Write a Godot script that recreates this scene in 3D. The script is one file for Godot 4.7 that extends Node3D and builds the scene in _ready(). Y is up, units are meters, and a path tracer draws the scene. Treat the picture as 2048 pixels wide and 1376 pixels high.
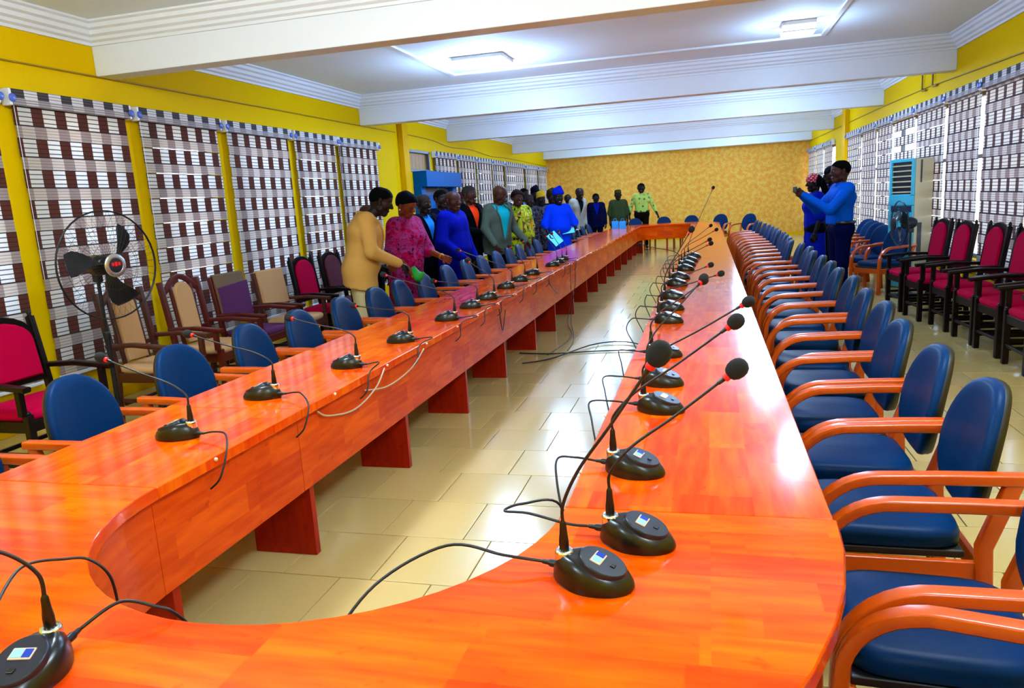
extends Node3D
# A long conference room: U-shaped wooden table with desk microphones, blue armchairs, zebra blinds and a row of people.

# ------------------------------------------------------------------ geometry buffer
class Geo:
	var v := PackedVector3Array()
	var n := PackedVector3Array()
	var uv := PackedVector2Array()
	var idx := PackedInt32Array()

	func tri(a: int, b: int, c: int) -> void:
		# keeps Godot's clockwise front faces whatever order is given
		var fn := (v[b] - v[a]).cross(v[c] - v[a])
		if fn.dot(n[a] + n[b] + n[c]) > 0.0:
			idx.append(a); idx.append(c); idx.append(b)
		else:
			idx.append(a); idx.append(b); idx.append(c)

	func vert(p: Vector3, nn: Vector3, t := Vector2.ZERO) -> int:
		v.append(p); n.append(nn); uv.append(t)
		return v.size() - 1

	func quad(a: Vector3, b: Vector3, c: Vector3, d: Vector3, nn: Vector3, uvs := []) -> void:
		var u: Array = uvs if uvs.size() == 4 else [Vector2(0, 0), Vector2(1, 0), Vector2(1, 1), Vector2(0, 1)]
		var i := vert(a, nn, u[0])
		vert(b, nn, u[1]); vert(c, nn, u[2]); vert(d, nn, u[3])
		tri(i, i + 1, i + 2)
		tri(i, i + 2, i + 3)

	func mesh() -> ArrayMesh:
		var arr := []
		arr.resize(Mesh.ARRAY_MAX)
		arr[Mesh.ARRAY_VERTEX] = v
		arr[Mesh.ARRAY_NORMAL] = n
		arr[Mesh.ARRAY_TEX_UV] = uv
		arr[Mesh.ARRAY_INDEX] = idx
		var m := ArrayMesh.new()
		if v.size() > 2:
			m.add_surface_from_arrays(Mesh.PRIMITIVE_TRIANGLES, arr)
		return m

	# chamfered box
	func box(c: Vector3, s: Vector3, b := 0.004, bs := Basis()) -> void:
		var h := s * 0.5
		b = minf(b, minf(h.x, minf(h.y, h.z)) * 0.8)
		var ids := {}
		for sx in [-1, 1]:
			for sy in [-1, 1]:
				for sz in [-1, 1]:
					var sg := Vector3(sx, sy, sz)
					for ax in 3:
						var p := Vector3(sx * (h.x - b), sy * (h.y - b), sz * (h.z - b))
						p[ax] = sg[ax] * h[ax]
						var nn := Vector3.ZERO
						nn[ax] = sg[ax]
						ids[[sx, sy, sz, ax]] = vert(c + bs * p, (bs * nn).normalized(), Vector2(p[(ax + 1) % 3], p[(ax + 2) % 3]))
		for ax in 3:
			var u := (ax + 1) % 3
			var w := (ax + 2) % 3
			for sg in [-1, 1]:
				var k := []
				for q in [[-1, -1], [1, -1], [1, 1], [-1, 1]]:
					var key := [0, 0, 0, ax]
					key[ax] = sg; key[u] = q[0]; key[w] = q[1]
					k.append(ids[key])
				tri(k[0], k[1], k[2])
				tri(k[0], k[2], k[3])
			# edges that run along ax
			for q in [[-1, -1], [1, -1], [1, 1], [-1, 1]]:
				var k0 := [0, 0, 0, 0]
				k0[u] = q[0]; k0[w] = q[1]
				var e := []
				for st in [[-1, u], [1, u], [1, w], [-1, w]]:
					var key := k0.duplicate()
					key[ax] = st[0]; key[3] = st[1]
					e.append(ids[key])
				tri(e[0], e[1], e[2])
				tri(e[0], e[2], e[3])
		for sx in [-1, 1]:
			for sy in [-1, 1]:
				for sz in [-1, 1]:
					tri(ids[[sx, sy, sz, 0]], ids[[sx, sy, sz, 1]], ids[[sx, sy, sz, 2]])

	# rings of equal size joined into a closed skin; caps: 0 open, 1 flat, 2 rounded to the centre
	func loft(rings: Array, cap0 := 1, cap1 := 1) -> void:
		var m: int = rings[0].size()
		var k := rings.size()
		var base := v.size()
		var centre := Vector3.ZERO
		for r in rings:
			for p in r:
				v.append(p); n.append(Vector3.ZERO)
				centre += p
		for i in k:
			for j in m:
				uv.append(Vector2(float(j) / m, float(i) / maxf(1.0, k - 1)))
		centre /= float(m * k)
		var tris := PackedInt32Array()
		for i in k - 1:
			for j in m:
				var a := base + i * m + j
				var b := base + i * m + (j + 1) % m
				tris.append_array(PackedInt32Array([a, b, b + m, a, b + m, a + m]))
		for e in 2:
			var cap: int = cap0 if e == 0 else cap1
			if cap == 0:
				continue
			var row := base + (0 if e == 0 else (k - 1) * m)
			var mid := Vector3.ZERO
			for j in m:
				mid += v[row + j]
			mid /= float(m)
			var start := row
			if cap == 1:
				start = v.size()
				for j in m:
					v.append(v[row + j]); n.append(Vector3.ZERO); uv.append(Vector2(0.5, 0.5))
			v.append(mid); n.append(Vector3.ZERO); uv.append(Vector2(0.5, 0.5))
			var mi := v.size() - 1
			for j in m:
				var a := start + j
				var b := start + (j + 1) % m
				if e == 0:
					tris.append_array(PackedInt32Array([b, a, mi]))
				else:
					tris.append_array(PackedInt32Array([a, b, mi]))
		finish(tris, centre)

	func finish(tris: PackedInt32Array, centre: Vector3) -> void:
		var vol := 0.0
		for t in range(0, tris.size(), 3):
			var a := v[tris[t]] - centre
			vol += a.dot((v[tris[t + 1]] - centre).cross(v[tris[t + 2]] - centre))
		var flip := vol < 0.0
		for t in range(0, tris.size(), 3):
			var a := tris[t]
			var b := tris[t + 1]
			var c := tris[t + 2]
			if flip:
				var q := b
				b = c
				c = q
			var fn := (v[b] - v[a]).cross(v[c] - v[a])
			n[a] += fn; n[b] += fn; n[c] += fn
			idx.append(a); idx.append(c); idx.append(b)
		var seen := {}
		for t in tris:
			if not seen.has(t):
				seen[t] = true
				n[t] = n[t].normalized() if n[t].length_squared() > 1e-20 else Vector3.UP

	func tube(pts: PackedVector3Array, r0: float, r1 := -1.0, sides := 8, caps := 2) -> void:
		if r1 < 0.0:
			r1 = r0
		var rings := []
		var t0 := (pts[1] - pts[0]).normalized()
		var side := t0.cross(Vector3.UP if absf(t0.y) < 0.9 else Vector3.RIGHT).normalized()
		for i in pts.size():
			var t := (pts[mini(i + 1, pts.size() - 1)] - pts[maxi(i - 1, 0)]).normalized()
			side = (side - t * side.dot(t)).normalized()
			var up := t.cross(side)
			var ring := PackedVector3Array()
			var r := lerpf(r0, r1, float(i) / (pts.size() - 1))
			for j in sides:
				var a := TAU * j / sides
				ring.append(pts[i] + (side * cos(a) + up * sin(a)) * r)
			rings.append(ring)
		loft(rings, caps, caps)

	# profile of (radius, height) turned about an axis
	func lathe(prof: Array, seg := 20, xf := Transform3D(), cap0 := 1, cap1 := 1) -> void:
		var rings := []
		for p in prof:
			var ring := PackedVector3Array()
			for j in seg:
				var a := TAU * j / seg
				ring.append(xf * Vector3(cos(a) * p[0], p[1], sin(a) * p[0]))
			rings.append(ring)
		loft(rings, cap0, cap1)

	func ball(c: Vector3, r: Vector3, seg := 14, rows := 8, bs := Basis()) -> void:
		var rings := []
		for i in range(1, rows):
			var th := PI * i / rows
			var ring := PackedVector3Array()
			for j in seg:
				var a := TAU * j / seg
				ring.append(c + bs * Vector3(r.x * sin(th) * cos(a), r.y * cos(th), r.z * sin(th) * sin(a)))
			rings.append(ring)
		loft(rings, 2, 2)

	# bar of chamfered rectangular section that follows a path lying across the axis «side»
	func bar(pts: PackedVector3Array, side: Vector3, w: float, h: float, ch := 0.005) -> void:
		var rings := []
		for i in pts.size():
			var t := (pts[mini(i + 1, pts.size() - 1)] - pts[maxi(i - 1, 0)]).normalized()
			var up := side.cross(t).normalized()
			var ring := PackedVector3Array()
			for q in [[1, 1 - ch / h * 2], [1 - ch / w * 2, 1], [-1 + ch / w * 2, 1], [-1, 1 - ch / h * 2], [-1, -1 + ch / h * 2], [-1 + ch / w * 2, -1], [1 - ch / w * 2, -1], [1, -1 + ch / h * 2]]:
				ring.append(pts[i] + side * (q[0] * w * 0.5) + up * (q[1] * h * 0.5))
			rings.append(ring)
		loft(rings, 1, 1)

	# outline (x, z) raised from y0 to y1, with a small chamfer at top and bottom
	func slab(poly: PackedVector2Array, y0: float, y1: float, ch := 0.004) -> void:
		var area := 0.0
		for i in poly.size():
			area += poly[i].cross(poly[(i + 1) % poly.size()])
		var sgn := 1.0 if area > 0 else -1.0
		var outn := PackedVector2Array()
		var m := poly.size()
		for i in m:
			var d0 := (poly[i] - poly[(i + m - 1) % m]).normalized()
			var d1 := (poly[(i + 1) % m] - poly[i]).normalized()
			var e := (Vector2(d0.y, -d0.x) + Vector2(d1.y, -d1.x)) * sgn
			outn.append(e / maxf(0.4, 1.0 + d0.dot(d1)))
		var tr := Geometry2D.triangulate_polygon(poly)
		for e in 2:
			var y := y1 if e == 1 else y0
			var nn := Vector3(0, 1 if e == 1 else -1, 0)
			var b := v.size()
			for i in m:
				var q := poly[i] - outn[i] * ch
				vert(Vector3(q.x, y, q.y), nn, q)
			for t in range(0, tr.size(), 3):
				tri(b + tr[t], b + tr[t + 1], b + tr[t + 2])
		for i in m:
			var j := (i + 1) % m
			var d1 := (poly[j] - poly[i]).normalized()
			var f := Vector2(d1.y, -d1.x) * sgn
			var dp := (poly[i] - poly[(i + m - 1) % m]).normalized()
			var dn := (poly[(j + 1) % m] - poly[j]).normalized()
			var na := Vector3(f.x, 0, f.y)
			var nb := na
			if d1.dot(dp) > 0.8:
				na = Vector3(outn[i].x, 0, outn[i].y).normalized()
			if d1.dot(dn) > 0.8:
				nb = Vector3(outn[j].x, 0, outn[j].y).normalized()
			var b := v.size()
			vert(Vector3(poly[i].x, y0 + ch, poly[i].y), na, Vector2(0, 0)); vert(Vector3(poly[j].x, y0 + ch, poly[j].y), nb, Vector2(1, 0))
			vert(Vector3(poly[j].x, y1 - ch, poly[j].y), nb, Vector2(1, 1)); vert(Vector3(poly[i].x, y1 - ch, poly[i].y), na, Vector2(0, 1))
			tri(b, b + 1, b + 2); tri(b, b + 2, b + 3)
			if ch > 0.0:
				var qi := poly[i] - outn[i] * ch
				var qj := poly[j] - outn[j] * ch
				for e in 2:
					var yy := (y1 if e == 1 else y0)
					var ys := (y1 - ch if e == 1 else y0 + ch)
					var up := Vector3(0, 1 if e == 1 else -1, 0)
					b = v.size()
					vert(Vector3(poly[i].x, ys, poly[i].y), na); vert(Vector3(poly[j].x, ys, poly[j].y), nb)
					vert(Vector3(qj.x, yy, qj.y), (up + nb).normalized()); vert(Vector3(qi.x, yy, qi.y), (up + na).normalized())
					tri(b, b + 1, b + 2); tri(b, b + 2, b + 3)

# ------------------------------------------------------------------ scene helpers
var M := {}
var used := {}
var rng := RandomNumberGenerator.new()

func numbered(called: String) -> String:
	if not used.has(called):
		used[called] = 0
		return called
	used[called] += 1
	return "%s_%03d" % [called, used[called]]

func thing(called: String, label: String, category: String, at := Vector3.ZERO, turn := 0.0, group := "") -> Node3D:
	var o := Node3D.new()
	o.name = numbered(called)
	add_child(o)
	o.position = at
	o.rotation.y = turn
	tag(o, label, category, group)
	return o

func tag(o: Node, label: String, category: String, group := "") -> void:
	o.set_meta("label", label)
	o.set_meta("category", category)
	if group != "":
		o.set_meta("group", group)

func part(called: String, mesh: Mesh, mat: Material, parent: Node, at := Vector3.ZERO) -> MeshInstance3D:
	var o := MeshInstance3D.new()
	o.name = called
	o.mesh = mesh
	o.material_override = mat
	o.position = at
	parent.add_child(o, true)
	return o

func solo(called: String, mesh: Mesh, mat: Material, label: String, category: String, group := "") -> MeshInstance3D:
	var o := MeshInstance3D.new()
	o.name = numbered(called)
	o.mesh = mesh
	o.material_override = mat
	add_child(o)
	tag(o, label, category, group)
	return o

func structure(called: String, mesh: Mesh, mat: Material, label := "") -> MeshInstance3D:
	var o := MeshInstance3D.new()
	o.name = numbered(called)
	o.mesh = mesh
	o.material_override = mat
	add_child(o)
	o.set_meta("kind", "structure")
	if label != "":
		o.set_meta("label", label)
	return o

func dup(src: Node3D, at: Vector3, turn: float, label: String) -> Node3D:
	var r: Node3D = src.duplicate()
	r.name = numbered(String(src.name).rstrip("0123456789").trim_suffix("_"))
	add_child(r)
	r.position = at
	r.rotation.y = turn
	r.set_meta("label", label)
	return r

const ORD := ["first", "second", "third", "fourth", "fifth", "sixth", "seventh", "eighth", "ninth", "tenth", "eleventh", "twelfth", "thirteenth", "fourteenth", "fifteenth", "sixteenth", "seventeenth", "eighteenth", "nineteenth", "twentieth", "twenty-first", "twenty-second", "twenty-third", "twenty-fourth", "twenty-fifth", "twenty-sixth", "twenty-seventh", "twenty-eighth"]

func mat(key: String, c: Color, rough := 0.6, metal := 0.0) -> StandardMaterial3D:
	var m := StandardMaterial3D.new()
	m.resource_name = key
	m.albedo_color = c
	m.roughness = rough
	m.metallic = metal
	M[key] = m
	return m

func textured(key: String, img: Image, scale: float, rough := 0.6) -> StandardMaterial3D:
	var m := mat(key, Color.WHITE, rough)
	m.albedo_texture = ImageTexture.create_from_image(img)
	m.uv1_triplanar = true
	m.uv1_scale = Vector3.ONE * scale
	return m

func curve(pts: Array, per := 6) -> PackedVector3Array:
	var out := PackedVector3Array()
	for i in pts.size() - 1:
		var p0: Vector3 = pts[maxi(i - 1, 0)]
		var p1: Vector3 = pts[i]
		var p2: Vector3 = pts[i + 1]
		var p3: Vector3 = pts[mini(i + 2, pts.size() - 1)]
		for k in per:
			out.append(p1.cubic_interpolate(p2, p0, p3, float(k) / per))
	out.append(pts[-1])
	return out

func h01(a: int, b: int) -> float:
	var x := (a * 374761393 + b * 668265263) & 0x7fffffff
	x = ((x ^ (x >> 13)) * 1274126177) & 0x7fffffff
	return float((x ^ (x >> 16)) & 0xffff) / 65535.0

func img_of(w: int, h: int, f: Callable) -> Image:
	var data := PackedByteArray()
	data.resize(w * h * 3)
	var k := 0
	for y in h:
		for x in w:
			var c: Color = f.call(x, y)
			data[k] = int(clampf(c.r, 0, 1) * 255.0)
			data[k + 1] = int(clampf(c.g, 0, 1) * 255.0)
			data[k + 2] = int(clampf(c.b, 0, 1) * 255.0)
			k += 3
	return Image.create_from_data(w, h, false, Image.FORMAT_RGB8, data)

# butcher-block laminate: strips along u (or v), each broken into blocks with their own tone and grain
func wood_image(along_v: bool, lo: Color, hi: Color, seed_: int) -> Image:
	var nz := FastNoiseLite.new()
	nz.seed = seed_
	nz.frequency = 0.02
	nz.fractal_octaves = 3
	var w := 512
	return img_of(w, w, func(x: int, y: int) -> Color:
		var u := y if along_v else x
		var s := x if along_v else y
		var strip := s / 47
		var off := int(h01(strip, seed_) * 400.0)
		var blk := ((u + off) % 512) / 171
		var t := h01(strip * 7 + blk, seed_ + 3)
		var g := nz.get_noise_2d(u * 0.3 + blk * 300.0, s * 2.2 + strip * 77.0)
		var kn := nz.get_noise_2d(u * 1.1 + 900.0, s * 1.6 + 400.0)
		var c := lo.lerp(hi, clampf(0.25 + t * 0.56 + g * 0.4, 0.0, 1.0))
		if kn > 0.5:
			c = c.lerp(lo * 0.85, clampf((kn - 0.5) * 2.0, 0.0, 0.35))
		return c)

# ------------------------------------------------------------------ materials
func make_materials() -> void:
	var lo := Color(0.84, 0.19, 0.0)
	var hi := Color(0.96, 0.42, 0.0)
	textured("wood_lengthwise", wood_image(true, lo, hi, 5), 0.8, 0.12).metallic_specular = 0.36
	textured("wood_crosswise", wood_image(false, lo, hi, 9), 0.8, 0.12).metallic_specular = 0.36
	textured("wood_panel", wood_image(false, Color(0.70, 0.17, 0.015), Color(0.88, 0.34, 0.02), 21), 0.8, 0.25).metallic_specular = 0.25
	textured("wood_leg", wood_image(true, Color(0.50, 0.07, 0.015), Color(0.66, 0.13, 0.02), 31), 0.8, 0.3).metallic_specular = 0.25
	mat("bent_wood", Color(0.76, 0.29, 0.02), 0.28)
	mat("blue_vinyl", Color(0.0, 0.155, 0.33), 0.42).metallic_specular = 0.2
	mat("black_board", Color(0.015, 0.02, 0.035), 0.5)
	mat("white_paint", Color(0.88, 0.89, 0.91), 0.55)
	mat("ceiling_paint", Color(0.90, 0.95, 1.0), 0.8)
	mat("beam_paint", Color(0.88, 0.90, 0.94), 0.42)
	mat("yellow_paint", Color(0.88, 0.72, 0.0), 0.6).metallic_specular = 0.12
	mat("yellow_trim", Color(0.86, 0.66, 0.0), 0.5).metallic_specular = 0.12
	mat("conduit", Color(0.62, 0.5, 0.05), 0.5)
	mat("blue_door", Color(0.0, 0.33, 0.62), 0.45).metallic_specular = 0.15
	mat("blue_door_dark", Color(0.0, 0.12, 0.30), 0.4)
	mat("window_metal", Color(0.35, 0.36, 0.38), 0.4, 0.6)
	mat("steel", Color(0.75, 0.77, 0.8), 0.25, 0.9)
	mat("chrome", Color(0.9, 0.95, 1.0), 0.12, 1.0)
	mat("black_plastic", Color(0.02, 0.022, 0.03), 0.28)
	mat("navy_plate", Color(0.02, 0.05, 0.13), 0.36)
	mat("foam", Color(0.045, 0.048, 0.055), 0.95)
	mat("red_ring", Color(0.95, 0.02, 0.05), 0.4)
	mat("cable_black", Color(0.02, 0.022, 0.03), 0.45)
	mat("cable_white", Color(0.75, 0.68, 0.58), 0.5)
	mat("grey_metal", Color(0.12, 0.12, 0.13), 0.35, 0.5)
	mat("lcd", Color(0.55, 0.8, 0.85), 0.2)
	mat("lcd_blue", Color(0.02, 0.2, 0.65), 0.2)
	mat("lcd_frame", Color(0.85, 0.72, 0.62), 0.3)
	mat("magenta_velvet", Color(0.66, 0.0, 0.20), 0.85).metallic_specular = 0.15
	mat("maroon_velvet", Color(0.30, 0.0, 0.11), 0.85)
	mat("dark_wood", Color(0.05, 0.018, 0.018), 0.35).metallic_specular = 0.3
	mat("red_brown_wood", Color(0.30, 0.035, 0.015), 0.3)
	mat("brown_wood", Color(0.26, 0.085, 0.03), 0.35)
	mat("beige_cloth", Color(0.74, 0.56, 0.37), 0.8)
	mat("purple_cloth", Color(0.30, 0.0, 0.30), 0.85)
	mat("taupe_cloth", Color(0.42, 0.33, 0.24), 0.9)
	mat("ac_front", Color(0.28, 0.75, 0.86), 0.3)
	mat("ac_side", Color(0.80, 0.76, 0.62), 0.35)
	mat("ac_dark", Color(0.02, 0.04, 0.06), 0.4)
	mat("teal_plastic", Color(0.01, 0.12, 0.17), 0.35)
	mat("rail_cap_white", Color(0.86, 0.87, 0.9), 0.3)
	mat("rail_cap_blue", Color(0.30, 0.40, 0.78), 0.25)
	mat("paper", Color(0.40, 0.86, 0.92), 0.7)
	mat("phone", Color(0.03, 0.03, 0.04), 0.2)
	mat("green_cloth", Color(0.0, 0.5, 0.12), 0.7)
	mat("bag_blue", Color(0.05, 0.55, 0.85), 0.5)
	mat("red_print", Color(0.85, 0.0, 0.06), 0.4)
	mat("gold", Color(0.85, 0.55, 0.08), 0.3, 0.8)
	mat("fastener", Color(0.95, 0.85, 0.75), 0.2, 0.3)
	mat("louvre_wood", Color(0.62, 0.44, 0.2), 0.5)
	mat("grout", Color(0.50, 0.42, 0.28), 0.7)
	var glass := mat("glass", Color(0.9, 0.95, 1.0, 0.06), 0.05)
	glass.transparency = BaseMaterial3D.TRANSPARENCY_ALPHA
	for i in 4:
		var k := 0.96 + 0.02 * i
		var t := mat("tile_%d" % i, Color(0.80 * k, 0.71 * k, 0.46 * k), 0.13)
		t.metallic_specular = 0.6
	var lamp := mat("lamp_face", Color(1, 1, 1), 0.4)
	lamp.emission_enabled = true
	lamp.emission = Color(0.86, 0.94, 1.0)
	lamp.emission_energy_multiplier = 9.0
	# back wall: mottled orange plaster
	var nz := FastNoiseLite.new()
	nz.seed = 4
	nz.frequency = 0.025
	nz.fractal_octaves = 4
	var plaster := img_of(512, 512, func(x: int, y: int) -> Color:
		var a := nz.get_noise_2d(x, y)
		var b := nz.get_noise_2d(x * 3.5 + 700.0, y * 3.5)
		return Color(0.84, 0.53, 0.10).lerp(Color(0.86, 0.68, 0.26), clampf(0.5 + a * 0.9 + b * 0.8, 0, 1)))
	textured("plaster", plaster, 0.45, 0.75)
	# zebra blind fabrics: one period is one dark and one white cell
	var dark := img_of(128, 64, func(x: int, y: int) -> Color:
		var line := (y % 16) < 3
		if y < 3 or y > 60:
			return Color(0.16, 0.13, 0.16)
		if x < 60:
			return (Color(0.30, 0.14, 0.10) if line else Color(0.44, 0.215, 0.15)) * (0.94 + 0.12 * h01(x / 3, y / 4))
		return Color(0.36, 0.33, 0.38) if line else Color(0.96, 0.95, 0.94))
	blind_mat("dark_weave", dark, 1.0)
	var fine := img_of(128, 64, func(x: int, y: int) -> Color:
		var line := (y % 16) < 3
		if y < 4 or y > 58:
			return Color(0.14, 0.14, 0.24)
		if x < 42:
			return Color(0.30, 0.21, 0.22) if line else Color(0.50, 0.38, 0.36)
		return Color(0.46, 0.42, 0.46) if line else Color(0.95, 0.92, 0.88))
	blind_mat("fine_weave", fine, 1.0)
	var sheer := img_of(128, 64, func(x: int, y: int) -> Color:
		var line := (y % 16) < 4
		if y < 2:
			return Color(0.24, 0.21, 0.25)
		if x < 62:
			return Color(0.60, 0.53, 0.52) if line else Color(0.74, 0.67, 0.65)
		return Color(0.72, 0.67, 0.65) if line else Color(0.90, 0.86, 0.83))
	blind_mat("sheer_weave", sheer, 1.0)
	var val := img_of(128, 64, func(x: int, y: int) -> Color:
		if y > 34:
			return Color(0.42, 0.38, 0.40) if (y % 10) < 3 else (Color(0.60, 0.56, 0.57) if x < 64 else Color(0.76, 0.73, 0.73))
		if x < 60:
			return Color(0.12, 0.10, 0.13) if (y % 12) < 5 else Color(0.26, 0.22, 0.25)
		return Color(0.50, 0.47, 0.49) if (y % 12) < 3 else Color(0.82, 0.81, 0.82))
	blind_mat("valance_weave", val, 0.0)
	# printed cloths
	print_cloth("magenta_print", [Color(0.38, 0.0, 0.17), Color(0.64, 0.0, 0.26), Color(0.60, 0.20, 0.50), Color(0.05, 0.01, 0.07)], 11, 0.05, 1.6)
	print_cloth("floral_print", [Color(0.85, 0.55, 0.05), Color(0.62, 0.72, 0.06), Color(0.05, 0.05, 0.05), Color(0.85, 0.72, 0.5)], 17, 0.045, 1.5)
	print_cloth("purple_lime_print", [Color(0.30, 0.0, 0.17), Color(0.34, 0.0, 0.2), Color(0.66, 0.70, 0.12), Color(0.62, 0.70, 0.15)], 23, 0.02, 1.2)
	print_cloth("dark_print", [Color(0.06, 0.04, 0.05), Color(0.12, 0.07, 0.08), Color(0.30, 0.30, 0.36), Color(0.04, 0.03, 0.05)], 29, 0.05, 2.0)
	var shirt := img_of(256, 256, func(x: int, y: int) -> Color:
		var cx := x / 52
		var cy := y / 52
		var p := Vector2(cx * 52 + 14 + 24 * h01(cx, cy), cy * 52 + 14 + 24 * h01(cy, cx + 9))
		var d := p.distance_to(Vector2(x, y))
		var k := h01(cx * 3 + 1, cy * 5 + 2)
		if d < 11.0 and k > 0.35:
			return Color(0.05, 0.07, 0.04) if k < 0.75 else Color(0.85, 0.45, 0.05)
		return Color(0.66, 0.78, 0.33))
	textured("spotted_lime", shirt, 1.7, 0.8)
	textured("lime_plain", img_of(4, 4, func(_x: int, _y: int) -> Color: return Color(0.62, 0.80, 0.42)), 1.0, 0.8)
	var dots := img_of(64, 64, func(x: int, y: int) -> Color:
		var q := Vector2(fposmod(x + (16 if (y / 16) % 2 else 0), 32) - 16, fposmod(y, 16) - 8)
		return Color(0.95, 0.8, 0.85) if q.length() < 5.0 else Color(0.62, 0.0, 0.13))
	textured("polka_scarf", dots, 9.0, 0.8)

func blind_mat(key: String, img: Image, back: float) -> void:
	var m := mat(key, Color.WHITE, 0.8)
	m.albedo_texture = ImageTexture.create_from_image(img)
	if back > 0.0:
		m.backlight_enabled = true
		m.backlight = Color(back, back, back)

func print_cloth(key: String, cols: Array, sd: int, freq: float, scale: float) -> void:
	var nz := FastNoiseLite.new()
	nz.seed = sd
	nz.noise_type = FastNoiseLite.TYPE_CELLULAR
	nz.cellular_return_type = FastNoiseLite.RETURN_CELL_VALUE
	nz.frequency = freq
	nz.domain_warp_enabled = true
	nz.domain_warp_amplitude = 12.0
	textured(key, img_of(256, 256, func(x: int, y: int) -> Color:
		return cols[clampi(int((nz.get_noise_2d(x, y) + 1.0) * 0.5 * cols.size()), 0, cols.size() - 1)]), scale, 0.7).metallic_specular = 0.15

# ------------------------------------------------------------------ the room
const XL := -5.4
const XR := 3.2
const ZB := -26.0
const ZF := 2.2
const CEIL := 3.4
const BEAM_Y := 2.95
const BEAMS := [[-5.96, -6.17], [-11.4, -11.62], [-15.61, -15.83], [-21.27, -21.49], [-25.49, -26.0]]

func wall_boxes(x0: float, x1: float, holes: Array) -> Geo:
	# a side wall along z with rectangular holes [z0, z1, y0, y1]; z0 nearer the viewer
	var g := Geo.new()
	var at := ZF + 0.2
	for h in holes + [[ZB - 0.2, ZB - 0.2, 0.0, 0.0]]:
		if at - h[0] > 0.001:
			g.box(Vector3((x0 + x1) / 2, CEIL / 2, (at + h[0]) / 2), Vector3(x1 - x0, CEIL, at - h[0]), 0.001)
		if h[3] > 0.0:
			if h[2] > 0.0:
				g.box(Vector3((x0 + x1) / 2, h[2] / 2, (h[0] + h[1]) / 2), Vector3(x1 - x0, h[2], h[0] - h[1]), 0.001)
			g.box(Vector3((x0 + x1) / 2, (CEIL + h[3]) / 2, (h[0] + h[1]) / 2), Vector3(x1 - x0, CEIL - h[3], h[0] - h[1]), 0.001)
		at = h[1]
	return g

const LEFT_BLINDS := [[-3.3, -4.82], [-4.95, -6.2], [-6.33, -7.58], [-7.72, -9.07], [-9.2, -10.38], [-10.46, -11.85], [-14.6, -16.0], [-16.08, -17.4], [-17.48, -18.78], [-18.86, -20.0], [-20.12, -22.35], [-22.5, -24.2], [-24.3, -25.7]]
const RIGHT_BLINDS := [[-7.3, -8.62], [-8.74, -10.1], [-10.2, -11.5], [-11.58, -13.04], [-13.12, -14.5], [-14.58, -15.8], [-15.88, -17.28], [-17.36, -18.98], [-21.1, -22.5], [-22.6, -24.0], [-24.1, -25.8]]

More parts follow.
